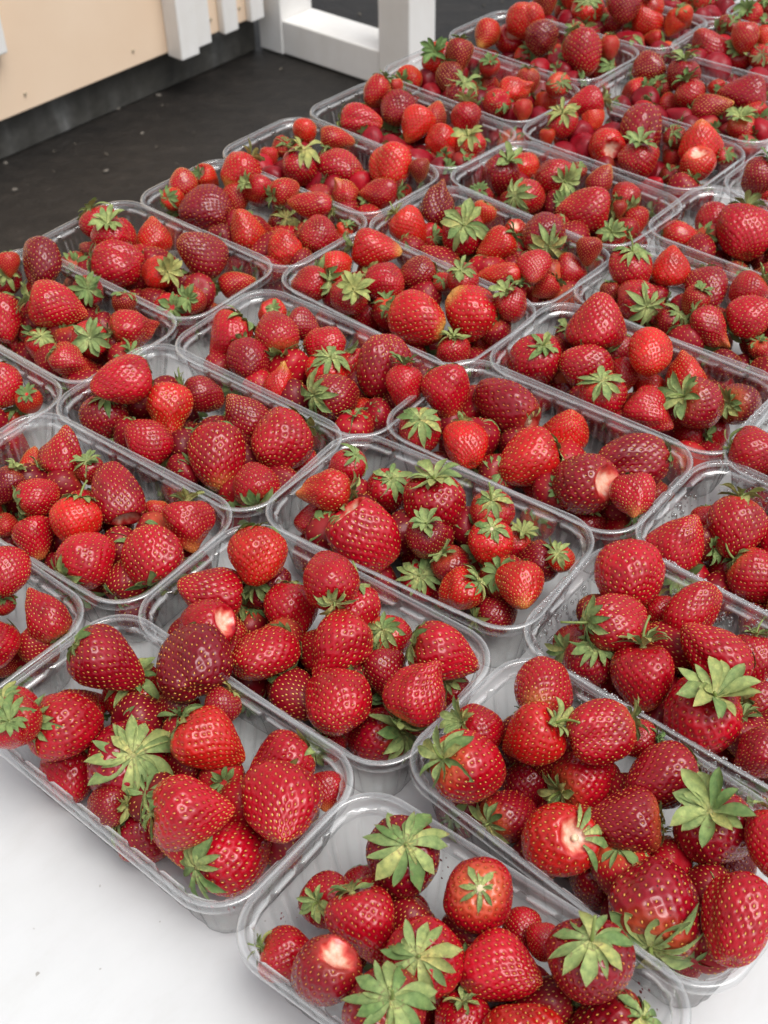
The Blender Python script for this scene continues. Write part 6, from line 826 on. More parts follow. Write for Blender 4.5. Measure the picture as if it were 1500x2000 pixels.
# water droplets on the walls of the three wet punnets
def droplets(seed):
    r = random.Random(seed); V, F = [], []
    bm = bmesh.new(); bmesh.ops.create_icosphere(bm, subdivisions=2, radius=1)
    bv = np.array([v.co[:] for v in bm.verts]); bf = np.array([[v.index for v in f.verts] for f in bm.faces]); bm.free()
    base = ring(0)
    for i in range(900):
        k = r.randrange(NR); t = r.random() ** 1.2
        ins = .0071 + .0070 * t - .0004; z = (H_ - .0112) * (1 - t) + .0065 * t
        onrim = r.random() < .35
        if onrim: ins = r.uniform(.0006, .0040); z = H_ + .0001
        q = ring(ins)[k] if False else base[k] * np.array([(HX - ins) / HX, (HY - ins) / HY])
        s_ = r.choice((.0004, .0005, .0007, .0009, .0013)) * r.uniform(.8, 1.3)
        if onrim: s_ *= .7
        c = np.array([q[0], q[1], z]); sc = np.array([s_, s_, s_ * (1.0 if onrim else 1.7)])
        F.append(bf + len(V) * len(bv)); V.append(bv * sc * (np.array([1, 1, .5]) if onrim else 1) + c)
    return mesh('droplets', np.concatenate(V), np.concatenate(F))

M_juice = surf_mat('dried_juice', (.22, .02, .03), (.42, .08, .09), 300, rough=.4)
def juice(seed):
    r = random.Random(seed); V, F = [], []; base = ring(0); n = 0
    for c_ in range(5):
        k0 = r.randrange(NR); t0 = r.uniform(.15, .7)
        for i in range(16):
            k = (k0 + int(r.gauss(0, 5))) % NR; t = min(.95, max(.03, t0 + r.gauss(0, .10)))
            ins = .0068 + .0072 * t + .0010; z = (H_ - .0112) * (1 - t) + .0065 * t; q = base[k] * np.array([(HX - ins) / HX, (HY - ins) / HY])
            tn = base[(k + 1) % NR] - base[k - 1]; tn = tn / np.linalg.norm(tn); s_ = r.choice((.0003, .0004, .0006, .0009)); pts = []
            for j in range(6): a = j * math.pi / 3; rr_ = s_ * r.uniform(.5, 1.3); pts.append((q[0] + tn[0] * rr_ * math.cos(a), q[1] + tn[1] * rr_ * math.cos(a), z + rr_ * math.sin(a) * 1.4))
            V += pts; F.append(tuple(range(n, n + 6))); n += 6
    return mesh('juice_stains', V, F, False)
WET = {'I': 1, 'J': 2, 'f': 3}
for i, (x, y, a, key, nm) in enumerate(TRAYS):
    p = bpy.data.objects.new('punnet', None); p.empty_display_size = .05
    p.location = (x, y, ZT + .0003); p.rotation_euler = (0, 0, a)
    extra = 'clear ribbed plastic punnet beaded with water, ' if key in WET else 'clear ribbed plastic punnet of strawberries, '
    link(p, label=extra + nm + ' from the front', category='punnet', group='clear plastic punnets lined up on the table')
    obj('rim', me_rim, None, p); obj('side_wall', me_wall, None, p); obj('base_panel', me_base, None, p)
    if key in 'BAC': obj('juice_stains', juice(ord(key)), M_juice, p, kind='stuff')
    if key in WET: obj('water_droplets', droplets(WET[key]), M_drop, p, kind='stuff')

# ------------------------------------------------------------------ strawberries: shapes 
GA = math.pi * (3 - 5 ** .5)
def unit_seeds(n, sd, tmin):
    i = np.arange(n); ct = 1 - 2 * (i + .5) / n; th = np.arccos(ct); ph = (i * GA) % (2 * math.pi)
    r = np.random.default_rng(sd); th = th + r.normal(0, .018, n); ph = ph + r.normal(0, .018, n) / np.maximum(.2, np.sin(th))
    k = th > tmin; th, ph = th[k], ph[k]
    return np.stack([np.sin(th) * np.cos(ph), np.sin(th) * np.sin(ph), np.cos(th)], 1)

def make_shape(sd, kind, scar):
    r = np.random.default_rng(sd)
    k = {0: .46, 1: .20, 2: .15, 3: .22, 4: .30}[kind] + r.uniform(-.05, .05)
    e2 = {0: .03, 1: .03, 2: .10, 3: .11, 4: .06}[kind]; p2 = r.uniform(0, 6.28); p3 = r.uniform(0, 6.28)
    waves = [(r.normal(0, 1, 3) * 2.2, r.uniform(0, 6.28), r.uniform(.012, .032)) for _ in range(7)]
    grooves = [(r.uniform(0, 6.28), r.uniform(.08, .16), r.uniform(.25, .45)) for _ in range(2 if kind == 3 else 1 if kind == 4 else 0)]
    if kind == 3: grooves[1] = (grooves[0][0] + math.pi + r.uniform(-.4, .4), grooves[1][1], grooves[1][2])
    bend = {0: .05, 1: .03, 2: .05, 3: .06, 4: .16}[kind]; bd = r.uniform(0, 6.28)
    fine = [(r.normal(0, 1, 3) * 7, r.uniform(0, 6.28), r.uniform(.002, .005)) for _ in range(10)]
    def F(D):
        th = np.arccos(np.clip(D[:, 2], -1, 1)); ph = np.arctan2(D[:, 1], D[:, 0])
        rad = .5 * np.sin(th) * (1 + k * np.cos(th)) / (1 + k * .25 * (1 if k > .2 else .3))
        z = .5 * np.cos(th)
        z = z - .075 * np.exp(-(th / .34) ** 2)
        if scar: z = z - .12 * np.exp(-(th / .46) ** 4)
        lob = 1 + e2 * np.cos(2 * (ph - p2)) + .02 * np.cos(3 * (ph - p3))
        low = np.clip((th - .35) / 1.2, 0, 1)
        for g0, ga, gw in grooves:
            dphi = (ph - g0 + math.pi) % (2 * math.pi) - math.pi
            lob = lob - ga * np.exp(-(dphi / gw) ** 2) * low
            z = z + .10 * np.exp(-((math.pi - th) / .5) ** 2) * (1 - np.abs(np.cos((ph - g0)))) * 0 + .05 * np.exp(-((math.pi - th) / .45) ** 2)
        P = np.stack([rad * lob * np.cos(ph), rad * lob * np.sin(ph), z], 1)
        for kv, p0, am in waves + fine: P = P * (1 + am * np.sin(D @ kv + p0))[:, None]
        P[:, 0] += bend * math.cos(bd) * (.5 - P[:, 2]) ** 2; P[:, 1] += bend * math.sin(bd) * (.5 - P[:, 2]) ** 2
        return P
    D0 = ICO[5][0]; P0 = F(D0); rm = np.hypot(P0[:, 0], P0[:, 1]).max(); z0, z1 = P0[:, 2].min(), P0[:, 2].max()
    if scar: z1 = max(z1, .5 * (z0 + z1) + .42)
    c0 = (P0[:, :2].max(0) + P0[:, :2].min(0)) / 2; rm = max((P0[:, 0].max() - P0[:, 0].min()), (P0[:, 1].max() - P0[:, 1].min())) / 2
    def G(D):
        P = F(D); P[:, :2] = (P[:, :2] - c0) * (.5 / rm); P[:, 2] = (P[:, 2] - (z0 + z1) / 2) / (z1 - z0)
        return P
    return G

def ico(n):
    bm = bmesh.new(); bmesh.ops.create_icosphere(bm, subdivisions=n, radius=1)
    v = np.array([v.co[:] for v in bm.verts]); f = np.array([[v.index for v in f.verts] for f in bm.faces]); bm.free()
    return v / np.linalg.norm(v, axis=1)[:, None], f
ICO = {n: ico(n) for n in (4, 5, 6, 7)}

def body_arrays(sd, kind, scar, n, nseed):
    D, Fc = ICO[n]; F = make_shape(sd, kind, scar); P = F(D)
    sd_ = unit_seeds(nseed, sd, .58 if scar else .30)
    e = 1e-3
    t1 = np.cross(D, [0.13, .2, .97]); t1 /= np.linalg.norm(t1, axis=1)[:, None]; t2 = np.cross(D, t1)
    nrm = np.cross(F((D + t1 * e) / np.linalg.norm(D + t1 * e, axis=1)[:, None]) - P, F((D + t2 * e) / np.linalg.norm(D + t2 * e, axis=1)[:, None]) - P)
    nrm /= np.maximum(1e-9, np.linalg.norm(nrm, axis=1))[:, None]; nrm *= np.sign((nrm * D).sum(1))[:, None]
    best = np.full(len(D), 9.0)
    for a in range(0, len(D), 8192):
        dt = D[a:a + 8192] @ sd_.T; best[a:a + 8192] = np.arccos(np.clip(dt.max(1), -1, 1))
    sp = math.sqrt(4 * math.pi / nseed)
    dim = np.exp(-(best / (sp * .25)) ** 2)
    dep = .0115 if n >= 6 else .010
    P = P - nrm * (dim * dep)[:, None] + nrm * (.004 * np.clip((best / sp - .35) / .25, 0, 1))[:, None]
    th = np.arccos(np.clip(D[:, 2], -1, 1))
    sc = np.zeros(len(D))
    if scar:
        ph = np.arctan2(D[:, 1], D[:, 0]); edge = .56 + .06 * np.sin(3 * ph + sd) + .04 * np.sin(7 * ph)
        sc = np.clip((edge - th) / .30, 0, 1)
    return P, Fc, dict(dim=dim, ax=th / math.pi, scar=sc), (F, sd_)

def seeds_arrays(Fs, detail, nseed):
    F, D = Fs; e = 2e-3; P = F(D)
    down = np.stack([D[:, 0] * D[:, 2], D[:, 1] * D[:, 2], -(D[:, 0] ** 2 + D[:, 1] ** 2)], 1)
    down /= np.maximum(1e-6, np.linalg.norm(down, axis=1))[:, None]; side = np.cross(D, down)
    def un(a): return a / np.linalg.norm(a, axis=1)[:, None]
    A = un(F(un(D + down * e)) - P); B = F(un(D + side * e)) - P; Nn = un(np.cross(A, B)); Nn *= np.sign((Nn * D).sum(1))[:, None]; B = un(np.cross(Nn, A))
    if detail: # six-sided teardrop: 2 rings + 2 poles
        prof = [(-1, 0, 0), (-.35, .55, .5), (.45, .75, .55), (1, 0, 0)]
        loc = [(-1, 0, 0)]; faces = []
        for (u, w, h) in prof[1:3]:
            for j in range(6): a = 2 * math.pi * j / 6; loc.append((u, w * math.cos(a), h * math.sin(a)))
        loc.append((1.0, 0, 0)); loc = np.array(loc)
        for j in range(6):
            k = (j + 1) % 6; faces += [(0, 1 + k, 1 + j), (1 + j, 1 + k, 7 + k), (1 + j, 7 + k, 7 + j), (13, 7 + j, 7 + k)]
    else:
        loc = np.array([(-1, 0, 0), (0, .7, 0), (1, 0, 0), (0, -.7, 0), (.1, 0, .7)]); faces = [(0, 4, 1), (1, 4, 2), (2, 4, 3), (3, 4, 0)]
        
    L_, Wd, Hh = (.0190, .0140, .0112) if detail else (.0245, .0200, .0180); C = P - Nn * (.0035 if detail else .000)
    V = C[:, None, :] + loc[None, :, 0, None] * L_ * A[:, None, :] + loc[None, :, 1, None] * Wd * B[:, None, :] + loc[None, :, 2, None] * Hh * Nn[:, None, :]
    n = len(D); fa = np.array(faces); Fx = (fa[None] + (np.arange(n) * len(loc))[:, None, None]).reshape(-1, 3)
    return V.reshape(-1, 3), Fx

# ------------------------------------------------------------------ strawberries: materials
def flesh(name, joined):
    m, nt, N, L = mat_new(name)
    tc = N('ShaderNodeTexCoord')
    def attr(nm, kind='GEOMETRY'):
        a = N('ShaderNodeAttribute'); a.attribute_name = nm; a.attribute_type = kind; return a
    if joined: tint = attr('tint').outputs['Color']; tipf = attr('tipc').outputs['Fac']; rnd = attr('rnd').outputs['Fac']
    else:
        oi = N('ShaderNodeObjectInfo'); tint = oi.outputs['Color']; rnd = oi.outputs['Random']; tipf = attr('tipc', 'OBJECT').outputs['Fac']
    vec = tc.outputs['Object']
    n1 = N('ShaderNodeTexNoise'); n1.noise_dimensions = '4D'; n1.inputs['Scale'].default_value = 2.4 if not joined else 60; n1.inputs['Detail'].default_value = 3
    L(vec, n1.inputs['Vector']); L(math_n(N, L, 'MULTIPLY', rnd, 37.0), n1.inputs['W'])
    v1 = ramp(N, [(.33, (.70, .60, .66)), (.5, (.97, .97, .97)), (.68, (1.12, 1.25, 1.12))]); L(n1.outputs[0], v1.inputs[0])
    c = mix(N, L, 1.0, tint, v1.outputs[0], 'MULTIPLY')
    ax = attr('ax').outputs['Fac']; dim = attr('dim').outputs['Fac']; sc = attr('scar').outputs['Fac']
    # paler, more orange shoulder under the cap on some berries
    sh = N('ShaderNodeMapRange'); sh.inputs['From Min'].default_value = .30; sh.inputs['From Max'].default_value = .10; L(ax, sh.inputs['Value'])
    shf = math_n(N, L, 'MULTIPLY', sh.outputs[0], math_n(N, L, 'MULTIPLY', math_n(N, L, 'POWER', rnd, 4.0), .7))
    c = mix(N, L, shf, c, (.72, .16, .05))
    # yellow-green unripe tip where asked
    tp = N('ShaderNodeMapRange'); tp.interpolation_type = 'SMOOTHSTEP'; tp.inputs['From Min'].default_value = .70; tp.inputs['From Max'].default_value = .93; L(ax, tp.inputs['Value'])
    c = mix(N, L, math_n(N, L, 'MULTIPLY', tp.outputs[0], tipf), c, (.62, .32, .07))
    # deeper colour in the pits, lighter skin between them
    c = mix(N, L, math_n(N, L, 'MULTIPLY', dim, .65), c, mix(N, L, 1.0, c, (.42, .25, .35), 'MULTIPLY'))
    # torn scar
    n2 = noise(N, L, vec, 9 if not joined else 250, 5); r2 = ramp(N, [(.15, (.48, .02, .02)), (.52, (.68, .14, .10)), (.78, (.78, .36, .25)), (1.0, (.82, .56, .42))])
    L(math_n(N, L, 'ADD', math_n(N, L, 'MULTIPLY', sc, .85), math_n(N, L, 'MULTIPLY', math_n(N, L, 'SUBTRACT', n2.outputs[0], .5), 1.1)), r2.inputs[0])
    c = mix(N, L, math_n(N, L, 'MINIMUM', math_n(N, L, 'MULTIPLY', sc, 3.0), 1.0), c, r2.outputs[0])
    # tiny dark specks
    n3 = noise(N, L, vec, 11 if not joined else 300, 1); r3 = ramp(N, [(.775, (1, 1, 1)), (.80, (.12, .10, .08))]); L(n3.outputs[0], r3.inputs[0])
    c = mix(N, L, .9, c, r3.outputs[0], 'MULTIPLY')
    p = N('ShaderNodeBsdfPrincipled'); o = N('ShaderNodeOutputMaterial'); L(c, p.inputs['Base Color'])
    nr = noise(N, L, vec, 5 if not joined else 130, 3); rr = ramp(N, [(.32, (.15, .15, .15)), (.68, (.42, .42, .42))]); L(nr.outputs[0], rr.inputs[0])
    if joined:
        for e_ in rr.color_ramp.elements: e_.color = tuple(min(1, q_ + .16) for q_ in e_.color[:3]) + (1,)
    L(rr.outputs[0], p.inputs['Roughness']); p.inputs['Specular IOR Level'].default_value = .32 if not joined else .26
    p.inputs['Coat Weight'].default_value = .34 if not joined else .08; p.inputs['Coat Roughness'].default_value = .08
    if not joined:
        p.inputs['Subsurface Weight'].default_value = .12; p.inputs['Subsurface Radius'].default_value = (1.0, .12, .06); p.inputs['Subsurface Scale'].default_value = .0035
    nb = noise(N, L, vec, 38 if not joined else 1000, 3); b = N('ShaderNodeBump'); b.inputs['Strength'].default_value = .10; b.inputs['Distance'].default_value = .0006
    L(nb.outputs[0], b.inputs['Height']); L(b.outputs[0], p.inputs['Normal']); L(p.outputs[0], o.inputs[0]); return m
M_flesh = flesh('strawberry_flesh', False); M_fleshj = flesh('strawberry_flesh_heap', True)

def seed_mat(joined=False):
    m, nt, N, L = mat_new('strawberry_seed' + ('_heap' if joined else ''))
    p = N('ShaderNodeBsdfPrincipled'); o = N('ShaderNodeOutputMaterial')
    g = N('ShaderNodeNewGeometry')
    tc = N('ShaderNodeTexCoord'); n = noise(N, L, tc.outputs['Object'], 3 if not joined else 80, 2)
    rs = ramp(N, [(0, (.60, .27, .04)), (.5, (.78, .48, .10)), (1, (.68, .36, .06))]); L(g.outputs['Random Per Island'], rs.inputs[0])
    rn = ramp(N, [(.36, (.65, .25, .10)), (.50, (1, 1, 1))]); L(n.outputs[0], rn.inputs[0])
    c = mix(N, L, .75 if not joined else .2, rs.outputs[0], rn.outputs[0], 'MULTIPLY')
    oi = N('ShaderNodeObjectInfo'); ro = ramp(N, [(.20, (.90, .55, .45)), (.50, (1, .97, .95))]); L(oi.outputs['Random'], ro.inputs[0])
    if not joined: c = mix(N, L, 1.0, c, ro.outputs[0], 'MULTIPLY')
    L(c, p.inputs['Base Color']); p.inputs['Roughness'].default_value = .35; L(p.outputs[0], o.inputs[0]); return m
M_seed = seed_mat(); M_seedj = seed_mat(True)

def leaf_mat():
    m, nt, N, L = mat_new('sepal_green')
    def attr(nm):
        a = N('ShaderNodeAttribute'); a.attribute_name = nm; return a.outputs['Fac']
    sx, sy = attr('sx'), attr('sy'); oi = N('ShaderNodeObjectInfo'); tc = N('ShaderNodeTexCoord')
    r = ramp(N, [(0, (.66, .70, .33)), (.22, (.53, .62, .27)), (.7, (.37, .48, .19)), (1, (.42, .49, .21))]); L(sx, r.inputs[0])
    g = N('ShaderNodeNewGeometry')
    n1 = noise(N, L, tc.outputs['Object'], 5, 3); r1 = ramp(N, [(.3, (.60, .68, .62)), (.7, (1.30, 1.22, 1.15))]); L(n1.outputs[0], r1.inputs[0])
    c = mix(N, L, 1.0, r.outputs[0], r1.outputs[0], 'MULTIPLY')
    rr = ramp(N, [(0, (.50, .66, .52)), (.3, (.85, .9, .85)), (.8, (1.15, 1.10, 1.0)), (1, (1.35, 1.06, .92))]); L(oi.outputs['Random'], rr.inputs[0])
    c = mix(N, L, 1.0, c, rr.outputs[0], 'MULTIPLY')
    # veins: herringbone from the midrib
    ph = math_n(N, L, 'SUBTRACT', math_n(N, L, 'MULTIPLY', sx, 44.0), math_n(N, L, 'MULTIPLY', math_n(N, L, 'ABSOLUTE', sy), 22.0))
    vn = math_n(N, L, 'POWER', math_n(N, L, 'ABSOLUTE', math_n(N, L, 'SINE', ph)), 8.0)
    c = mix(N, L, math_n(N, L, 'MULTIPLY', vn, .22), c, (.07, .13, .035))
    # brownish tips and edges on some
    n2 = noise(N, L, tc.outputs['Object'], 7, 4); r2 = ramp(N, [(.61, (0, 0, 0)), (.70, (1, 1, 1))]); L(n2.outputs[0], r2.inputs[0])
    c = mix(N, L, math_n(N, L, 'MULTIPLY', r2.outputs[0], .6), c, (.30, .15, .09))
    p = N('ShaderNodeBsdfPrincipled'); L(c, p.inputs['Base Color']); p.inputs['Roughness'].default_value = .5; p.inputs['Specular IOR Level'].default_value = .4
    t = N('ShaderNodeBsdfTranslucent'); L(c, t.inputs[0]); mx = N('ShaderNodeMixShader'); mx.inputs[0].default_value = .22
    b = N('ShaderNodeBump'); b.inputs['Strength'].default_value = .5; b.inputs['Distance'].default_value = .0008
    L(vn, b.inputs['Height']); L(b.outputs[0], p.inputs['Normal'])
    o = N('ShaderNodeOutputMaterial'); L(p.outputs[0], mx.inputs[1]); L(t.outputs[0], mx.inputs[2]); L(mx.outputs[0], o.inputs[0]); return m
M_leaf = leaf_mat()
M_stem = surf_mat('strawberry_stalk', (.16, .22, .05), (.26, .32, .09), 6, rough=.5)
M_core = surf_mat('stem_scar_cream', (.55, .40, .22), (.78, .68, .48), 14, rough=.6)
M_hub = surf_mat('cap_centre', (.26, .22, .08), (.34, .38, .12), 9, rough=.6)

# ------------------------------------------------------------------ caps: sepals, stalks
def sepal_arrays(var, nx=9, ny=5):
    """unit length along +x; var picks outline and curl"""
    r = np.random.default_rng(100 + var)
    w = r.uniform(.125, .195); a, b = [(.10, .55), (.35, .50), (.55, .25), (.0, .45), (.75, .30), (.30, .75)][var % 6]
    a += r.uniform(-.08, .08); fold = r.uniform(.1, .9); curl = r.uniform(-.8, .8); tw = r.uniform(-.9, .9); tooth = var % 4 == 1; side = r.uniform(-.22, .22)
    V, SX, SY = [], [], []
    for i in range(nx):
        t = i / (nx - 1)
        wd = w * (math.sin(math.pi * min(1, t * .96 + .04) ** 1.38) ** .80) * (1.0 if t < .999 else 0) + .045 * max(0, 1 - t * 4)
        if tooth and .72 < t < .9: wd *= 1.25
        if tooth and t >= .9 and t < .999: wd *= .55
        for j in range(ny):
            s = (j / (ny - 1) * 2 - 1)
            y = s * wd; z = a * t - b * t * t + curl * max(0, t - .45) ** 2 * 1.6 + fold * abs(y) * (1 - .3 * t) + tw * y * t + .012 * math.sin(9 * t + var) * s
            if tooth and abs(s) > .9 and .6 < t < .85: y *= 1.15
            V.append((t, y + side * t * t, z)); SX.append(t); SY.append(s)
    F = [(i * ny + j, (i + 1) * ny + j, (i + 1) * ny + j + 1, i * ny + j + 1) for i in range(nx - 1) for j in range(ny - 1)]
    # give it a real thickness: a second skin 1.5 % below, joined along the edge
    V = np.array(V); n = len(V); V2 = V + np.array([0, 0, -.008])
    F2 = [tuple(reversed([q + n for q in f])) for f in F]
    edge = [j for j in range(ny)] + [i * ny + ny - 1 for i in range(1, nx)] + [(nx - 1) * ny + j for j in range(ny - 2, -1, -1)] + [i * ny for i in range(nx - 2, 0, -1)]
    F3 = [(edge[k], edge[(k + 1) % len(edge)], edge[(k + 1) % len(edge)] + n, edge[k] + n) for k in range(len(edge))]
    F3 = [(d_, c_, b_, a_) for a_, b_, c_, d_ in F3]
    return np.vstack([V, V2]), F + F2 + F3, SX + SX, SY + SY
SEP = [sepal_arrays(i) for i in range(12)]
SEPM = [mesh('sepal', v, f, True, {'sx': sx, 'sy': sy}) for v, f, sx, sy in SEP]
for m_ in SEPM: m_.materials.append(M_leaf)

def cap_layout(seed, size, style, arc=None):
    """list of (sepal variant, length, azimuth, root radius, extra pitch)"""
    r = random.Random(seed); n = {'s': 8, 'n': 10, 'g': 11, 'G': 12}[size]
    L0 = {'s': .24, 'n': .34, 'g': .42, 'G': .49}[size]
    out = []
    pool = {'drape': (0, 3, 6, 9, 5, 11), 'mixed': (0, 1, 3, 2, 6, 8), 'raised': (2, 4, 8, 10, 1, 7)}[style]
    for i in range(n):
        az = 2 * math.pi * (i + r.uniform(-.28, .28)) / n
        if arc and ((az - arc[0]) % (2 * math.pi)) > arc[1]: continue
        out.append((r.choice(pool), L0 * r.uniform(.78, 1.12), az, .035, r.uniform(.06, .32)))
    for i in range(n // 2):                         # inner, smaller whorl
        az = r.uniform(0, 6.28)
        if arc and ((az - arc[0]) % (2 * math.pi)) > arc[1]: continue
        out.append((r.choice(pool), L0 * r.uniform(.45, .68), az, .03, r.uniform(.10, .45)))
    return out
def sep_matrix(L0, az, rr, pitch, dz=.022):
    return Matrix.Rotation(az, 4, 'Z') @ Matrix.Translation((rr, 0, dz)) @ Matrix.Rotation(-pitch, 4, 'Y') @ Matrix.Diagonal((L0, L0, L0, 1))
def hub_arrays(rad=.055, h=.022):
    V = [(0, 0, h)]; F = []
    for k, (q, z) in enumerate(((.55, h * .9), (1, 0), (1.05, -.03))):
        for j in range(12): a = 2 * math.pi * j / 12; V.append((rad * q * math.cos(a), rad * q * math.sin(a), z))
    for j in range(12): F.append((0, 1 + j, 1 + (j + 1) % 12))
    for k in range(2):
        for j in range(12): F.append((1 + 12 * k + j, 13 + 12 * k + j, 13 + 12 * k + (j + 1) % 12, 1 + 12 * k + (j + 1) % 12))
    return V, F
me_hub = mesh('cap_hub', *hub_arrays()); me_hub.materials.append(M_hub)
me_core = mesh('stem_scar', *hub_arrays(.085, .030)); me_core.materials.append(M_core)
me_torn = mesh('torn_core', *hub_arrays(.05, .004)); me_torn.materials.append(M_core)
def stem_mesh(seed, length):
    r = random.Random(seed); bm_v, bm_f = [], []; n = 8; seg = 9; bend = r.uniform(.4, 1.2); ba = r.uniform(0, 6.28)
    p = Vector((0, 0, 0)); d = Vector((0, 0, 1)); bv = Vector((math.cos(ba), math.sin(ba), 0))
    for i in range(seg + 1):
        rad = .024 - .007 * i / seg + (.006 if i == seg else 0)
        ax = d.normalized(); s1 = ax.orthogonal().normalized(); s2 = ax.cross(s1)
        # keep the frame stable
        s1 = (Vector((1, 0, 0)) - ax * ax.x).normalized() if abs(ax.x) < .95 else (Vector((0, 1, 0)) - ax * ax.y).normalized(); s2 = ax.cross(s1)
        for j in range(n): a = 2 * math.pi * j / n; bm_v.append(tuple(p + (s1 * math.cos(a) + s2 * math.sin(a)) * rad))
        p = p + ax * (length / seg); d = (d + bv * (bend / seg)).normalized()
    for i in range(seg):
        for j in range(n): bm_f.append((i * n + j, i * n + (j + 1) % n, (i + 1) * n + (j + 1) % n, (i + 1) * n + j))
    bm_f.append(tuple(range(seg * n, seg * n + n)))
    me = mesh('stalk', bm_v, bm_f); me.materials.append(M_stem); return me
STEM_L = [stem_mesh(i, .30 + .10 * (i % 3)) for i in range(6)]
STEM_S = [stem_mesh(40 + i, .09) for i in range(3)]

def joined_cap_arrays(lay):
    V, F, SX, SY = [], [], [], []; n = 0
    for var, L0, az, rr, pt in lay:
        v, f, sx, sy = SEP[var]; Mx = np.array(sep_matrix(L0, az, rr, pt))
        vv = v @ Mx[:3, :3].T + Mx[:3, 3]; V.append(vv); F += [tuple(q + n for q in ff) for ff in f]; SX += sx; SY += sy; n += len(v)
    hv, hf = hub_arrays(); V.append(np.array(hv)); F += [tuple(q + n for q in ff) for ff in hf]; SX += [0] * len(hv); SY += [0] * len(hv)
    return np.vstack(V), F, SX, SY
STYLES = ('drape', 'mixed', 'raised')
CAPM = {}
for sz in 'sngG':
    for k in range(6):
        v, f, sx, sy = joined_cap_arrays(cap_layout(hash((ord(sz), k)) & 0xffff, sz, STYLES[k % 3]))
        me = mesh('cap', v, f, True, {'sx': sx, 'sy': sy}); me.materials.append(M_leaf); CAPM[sz, k] = me

# ------------------------------------------------------------------ strawberries: meshes
NSEED = 320
VARS = {0: (11, 12, 13, 14), 1: (21, 22, 23, 24), 3: (31, 32, 33), 4: (41, 42)}
BODY, SEEDS, TOPZ = {}, {}, {}
def get_body(kind, k, scar, lod):
    key = (kind, k, scar, lod)
    if key not in BODY:
        sd = VARS[kind][k] + (500 if scar else 0)
        P, Fc, at, fs = body_arrays(sd, kind, scar, lod, NSEED)
        me = mesh('strawberry_body', P, Fc, True, at); me.materials.append(M_flesh); BODY[key] = me
        sv, sf = seeds_arrays(fs, lod >= 6, NSEED); ms = mesh('seeds', sv, sf, True); ms.materials.append(M_seed); SEEDS[key] = ms
        TOPZ[key] = float(P[:, 2][np.hypot(P[:, 0], P[:, 1]) < .08].max()) if not scar else float(P[:, 2].max()) - .05
    return BODY[key], SEEDS[key], TOPZ[key]

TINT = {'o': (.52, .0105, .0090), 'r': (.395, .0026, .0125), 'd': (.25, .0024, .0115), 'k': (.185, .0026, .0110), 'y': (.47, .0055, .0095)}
def berry_matrix(P, D, dd, s, spin, bw=1.0):
    z = Vector(D).normalized(); x = z.orthogonal().normalized(); y = z.cross(x)
    R = Matrix((x, y, z)).transposed() @ Matrix.Rotation(spin, 3, 'Z')
    return Matrix.Translation(P) @ R.to_4x4() @ Matrix.Diagonal((dd * bw, dd * bw, dd * s, 1))

for bi, (x, y, z, dd, s, dx, dy, dz, cc, cal, shp, wpx, lab) in enumerate(BERRIES):
    r = random.Random(bi * 7 + 3)
    scar = ('c' in cal) or ('h' in cal)
    lod = 7 if wpx >= 118 else 6 if wpx >= 62 else 5
    k = r.randrange(len(VARS[shp]))
    if scar: k = k % 2
    mb, ms, tz = get_body(shp, k, scar, lod)
    o = bpy.data.objects.new('strawberry', mb)
    link(o, None, label=lab, category='strawberry', group='strawberries heaped in the clear punnets', tipc=1.0 if cc == 'y' else (.35 if (r.random() < .15 and cc in 'ro') else 0.0))
    o.matrix_world = berry_matrix(Vector((x, y, z)), (dx, dy, dz), dd, s * .98, r.uniform(0, 6.28))
    t = TINT[cc]; q = r.uniform(.86, 1.16); o.color = (t[0] * q, t[1] * q * r.uniform(.8, 1.3), t[2] * q, 1)
    obj('seeds', ms, None, o, kind='stuff')
    size = next((c for c in cal if c in 'sngG'), None)
    half = 'h' in cal
    face = Vector((dx, dy, dz)).normalized().dot((Vector((0, 0, camz)) - Vector((x, y, z))).normalized())
    if size or half or (cal == '0' and face > -.25 and r.random() < .7) or face < -.5:
        if size is None: size = 's' if r.random() < .4 else 'n'
        arc = (r.uniform(0, 6.28), 2.9) if (half or 'c' in cal) else None
        style = STYLES[(bi * 5 + 1) % 3] if r.random() < .5 else 'drape'
        big = wpx >= 84 and cal != '0'
        if big or arc:
            cap = obj('cap', me_core if 'w' in cal else me_torn if arc else me_hub, None, o)
            for var, L0, az, rr, pt in cap_layout(bi + 900, size, style, arc):
                sp = obj('sepal', SEPM[var], None, cap)
                sp.matrix_local = sep_matrix(L0, az, rr if not arc else rr + .10, pt)
            if arc: cap.hide_render = False
        else:
            cap = obj('cap', CAPM[size, r.randrange(6)], None, o)
            if 'w' in cal: obj('stem_scar', me_core, None, cap)
        cap.location = (0, 0, tz + .002); cap.scale = (1, 1, 1 / s); cap.rotation_euler = (0, 0, r.uniform(0, 6.28))
        if 't' in cal: st = obj('stalk', STEM_L[bi % 6], None, cap)
        elif not ('w' in cal or arc) and r.random() < .6: st = obj('stalk', STEM_S[bi % 3], None, cap)

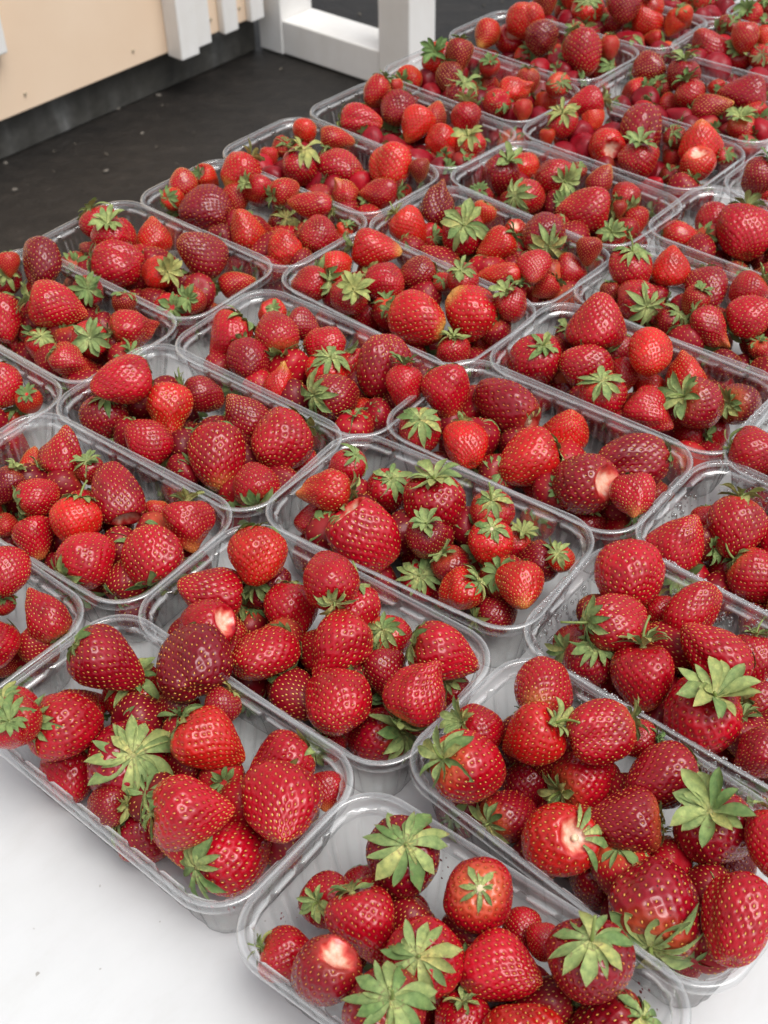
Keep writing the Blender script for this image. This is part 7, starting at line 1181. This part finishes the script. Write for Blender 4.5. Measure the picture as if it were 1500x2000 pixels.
# ------------------------------------------------------------------ the remaining (farther and half hidden) strawberries, joined
LV, LF, LA = [], [], {'dim': [], 'ax': [], 'scar': [], 'tint': [], 'tipc': [], 'rnd': []}; nv = 0
SV, SF = [], []; ns = 0
CV, CF, CX, CY = [], [], [], []; nc = 0
cache = {}
def low(kind, k, scar, lod):
    key = (kind, k, scar, lod)
    if key not in cache:
        ns_ = NSEED if lod > 4 else 170; P, Fc, at, fs = body_arrays(VARS[kind][k] + (500 if scar else 0), kind, scar, lod, ns_); sv, sf = seeds_arrays(fs, False, ns_); cache[key] = (P, Fc, at, sv, sf)
    return cache[key]
def add_low(Mx, kind, k, scar, lod, cc, seeds, r, cap=None):
    global nv, ns, nc
    P, Fc, at, sv, sf = low(kind, k, scar, lod); A = np.array(Mx)
    LV.append(P @ A[:3, :3].T + A[:3, 3]); LF.append(Fc + nv); nv += len(P)
    t = np.array(TINT[cc]) * r.uniform(.85, 1.15)
    for q in ('dim', 'ax', 'scar'): LA[q].append(at[q])
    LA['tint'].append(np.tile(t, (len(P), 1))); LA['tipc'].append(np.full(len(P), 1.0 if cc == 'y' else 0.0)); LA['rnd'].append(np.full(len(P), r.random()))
    if seeds: SV.append(sv @ A[:3, :3].T + A[:3, 3]); SF.append(sf + ns); ns += len(sv)
    if cap:
        v, f, sx, sy = cap; C = np.array(Mx @ Matrix.Translation((0, 0, .43)) @ Matrix.Diagonal((1, 1, .9, 1)))
        CV.append(v @ C[:3, :3].T + C[:3, 3]); CF.extend([tuple(q + nc for q in ff) for ff in f]); CX.extend(sx); CY.extend(sy); nc += len(v)
for i, (x, y, z, dd, s, dx, dy, dz, cc, cal, shp) in enumerate(REST):
    r = random.Random(i + 5000); scar = 'c' in cal or 'h' in cal
    size = next((c for c in cal if c in 'sngG'), None) or ('n' if r.random() < .5 else None)
    cap = joined_cap_arrays(cap_layout(i + 3000, size, r.choice(STYLES))) if size else None
    add_low(berry_matrix(Vector((x, y, z)), (dx, dy, dz), dd, max(s, 1.15), r.uniform(0, 6.28)), 0 if shp == 1 and r.random() < .7 else shp, r.randrange(2), scar, 5, cc, True, r, cap)
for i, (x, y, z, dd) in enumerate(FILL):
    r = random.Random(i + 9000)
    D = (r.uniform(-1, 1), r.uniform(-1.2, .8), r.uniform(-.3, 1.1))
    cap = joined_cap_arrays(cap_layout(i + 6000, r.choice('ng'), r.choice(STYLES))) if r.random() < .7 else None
    add_low(berry_matrix(Vector((x, y, z)), D, dd, 1.1, r.uniform(0, 6.28)), r.choice((0, 0, 1, 4)), r.randrange(2), False, 5 if (y < .56 and z > ZT + .02) else 4, r.choice('rddddk'), y < 1.0, r, cap)  # mostly dark tints, put in for the shade deep in the punnets
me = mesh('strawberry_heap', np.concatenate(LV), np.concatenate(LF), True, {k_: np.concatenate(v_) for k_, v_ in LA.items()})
heap = obj('strawberry_heap', me, M_fleshj, label='small and half hidden strawberries filling the bottoms of the punnets', category='strawberries', kind='stuff')
me = mesh('seeds', np.concatenate(SV), np.concatenate(SF), True); obj('seeds', me, M_seedj, heap, kind='stuff')
me = mesh('caps', np.vstack(CV), CF, True, {'sx': CX, 'sy': CY}); obj('caps', me, M_leaf, heap, kind='stuff')
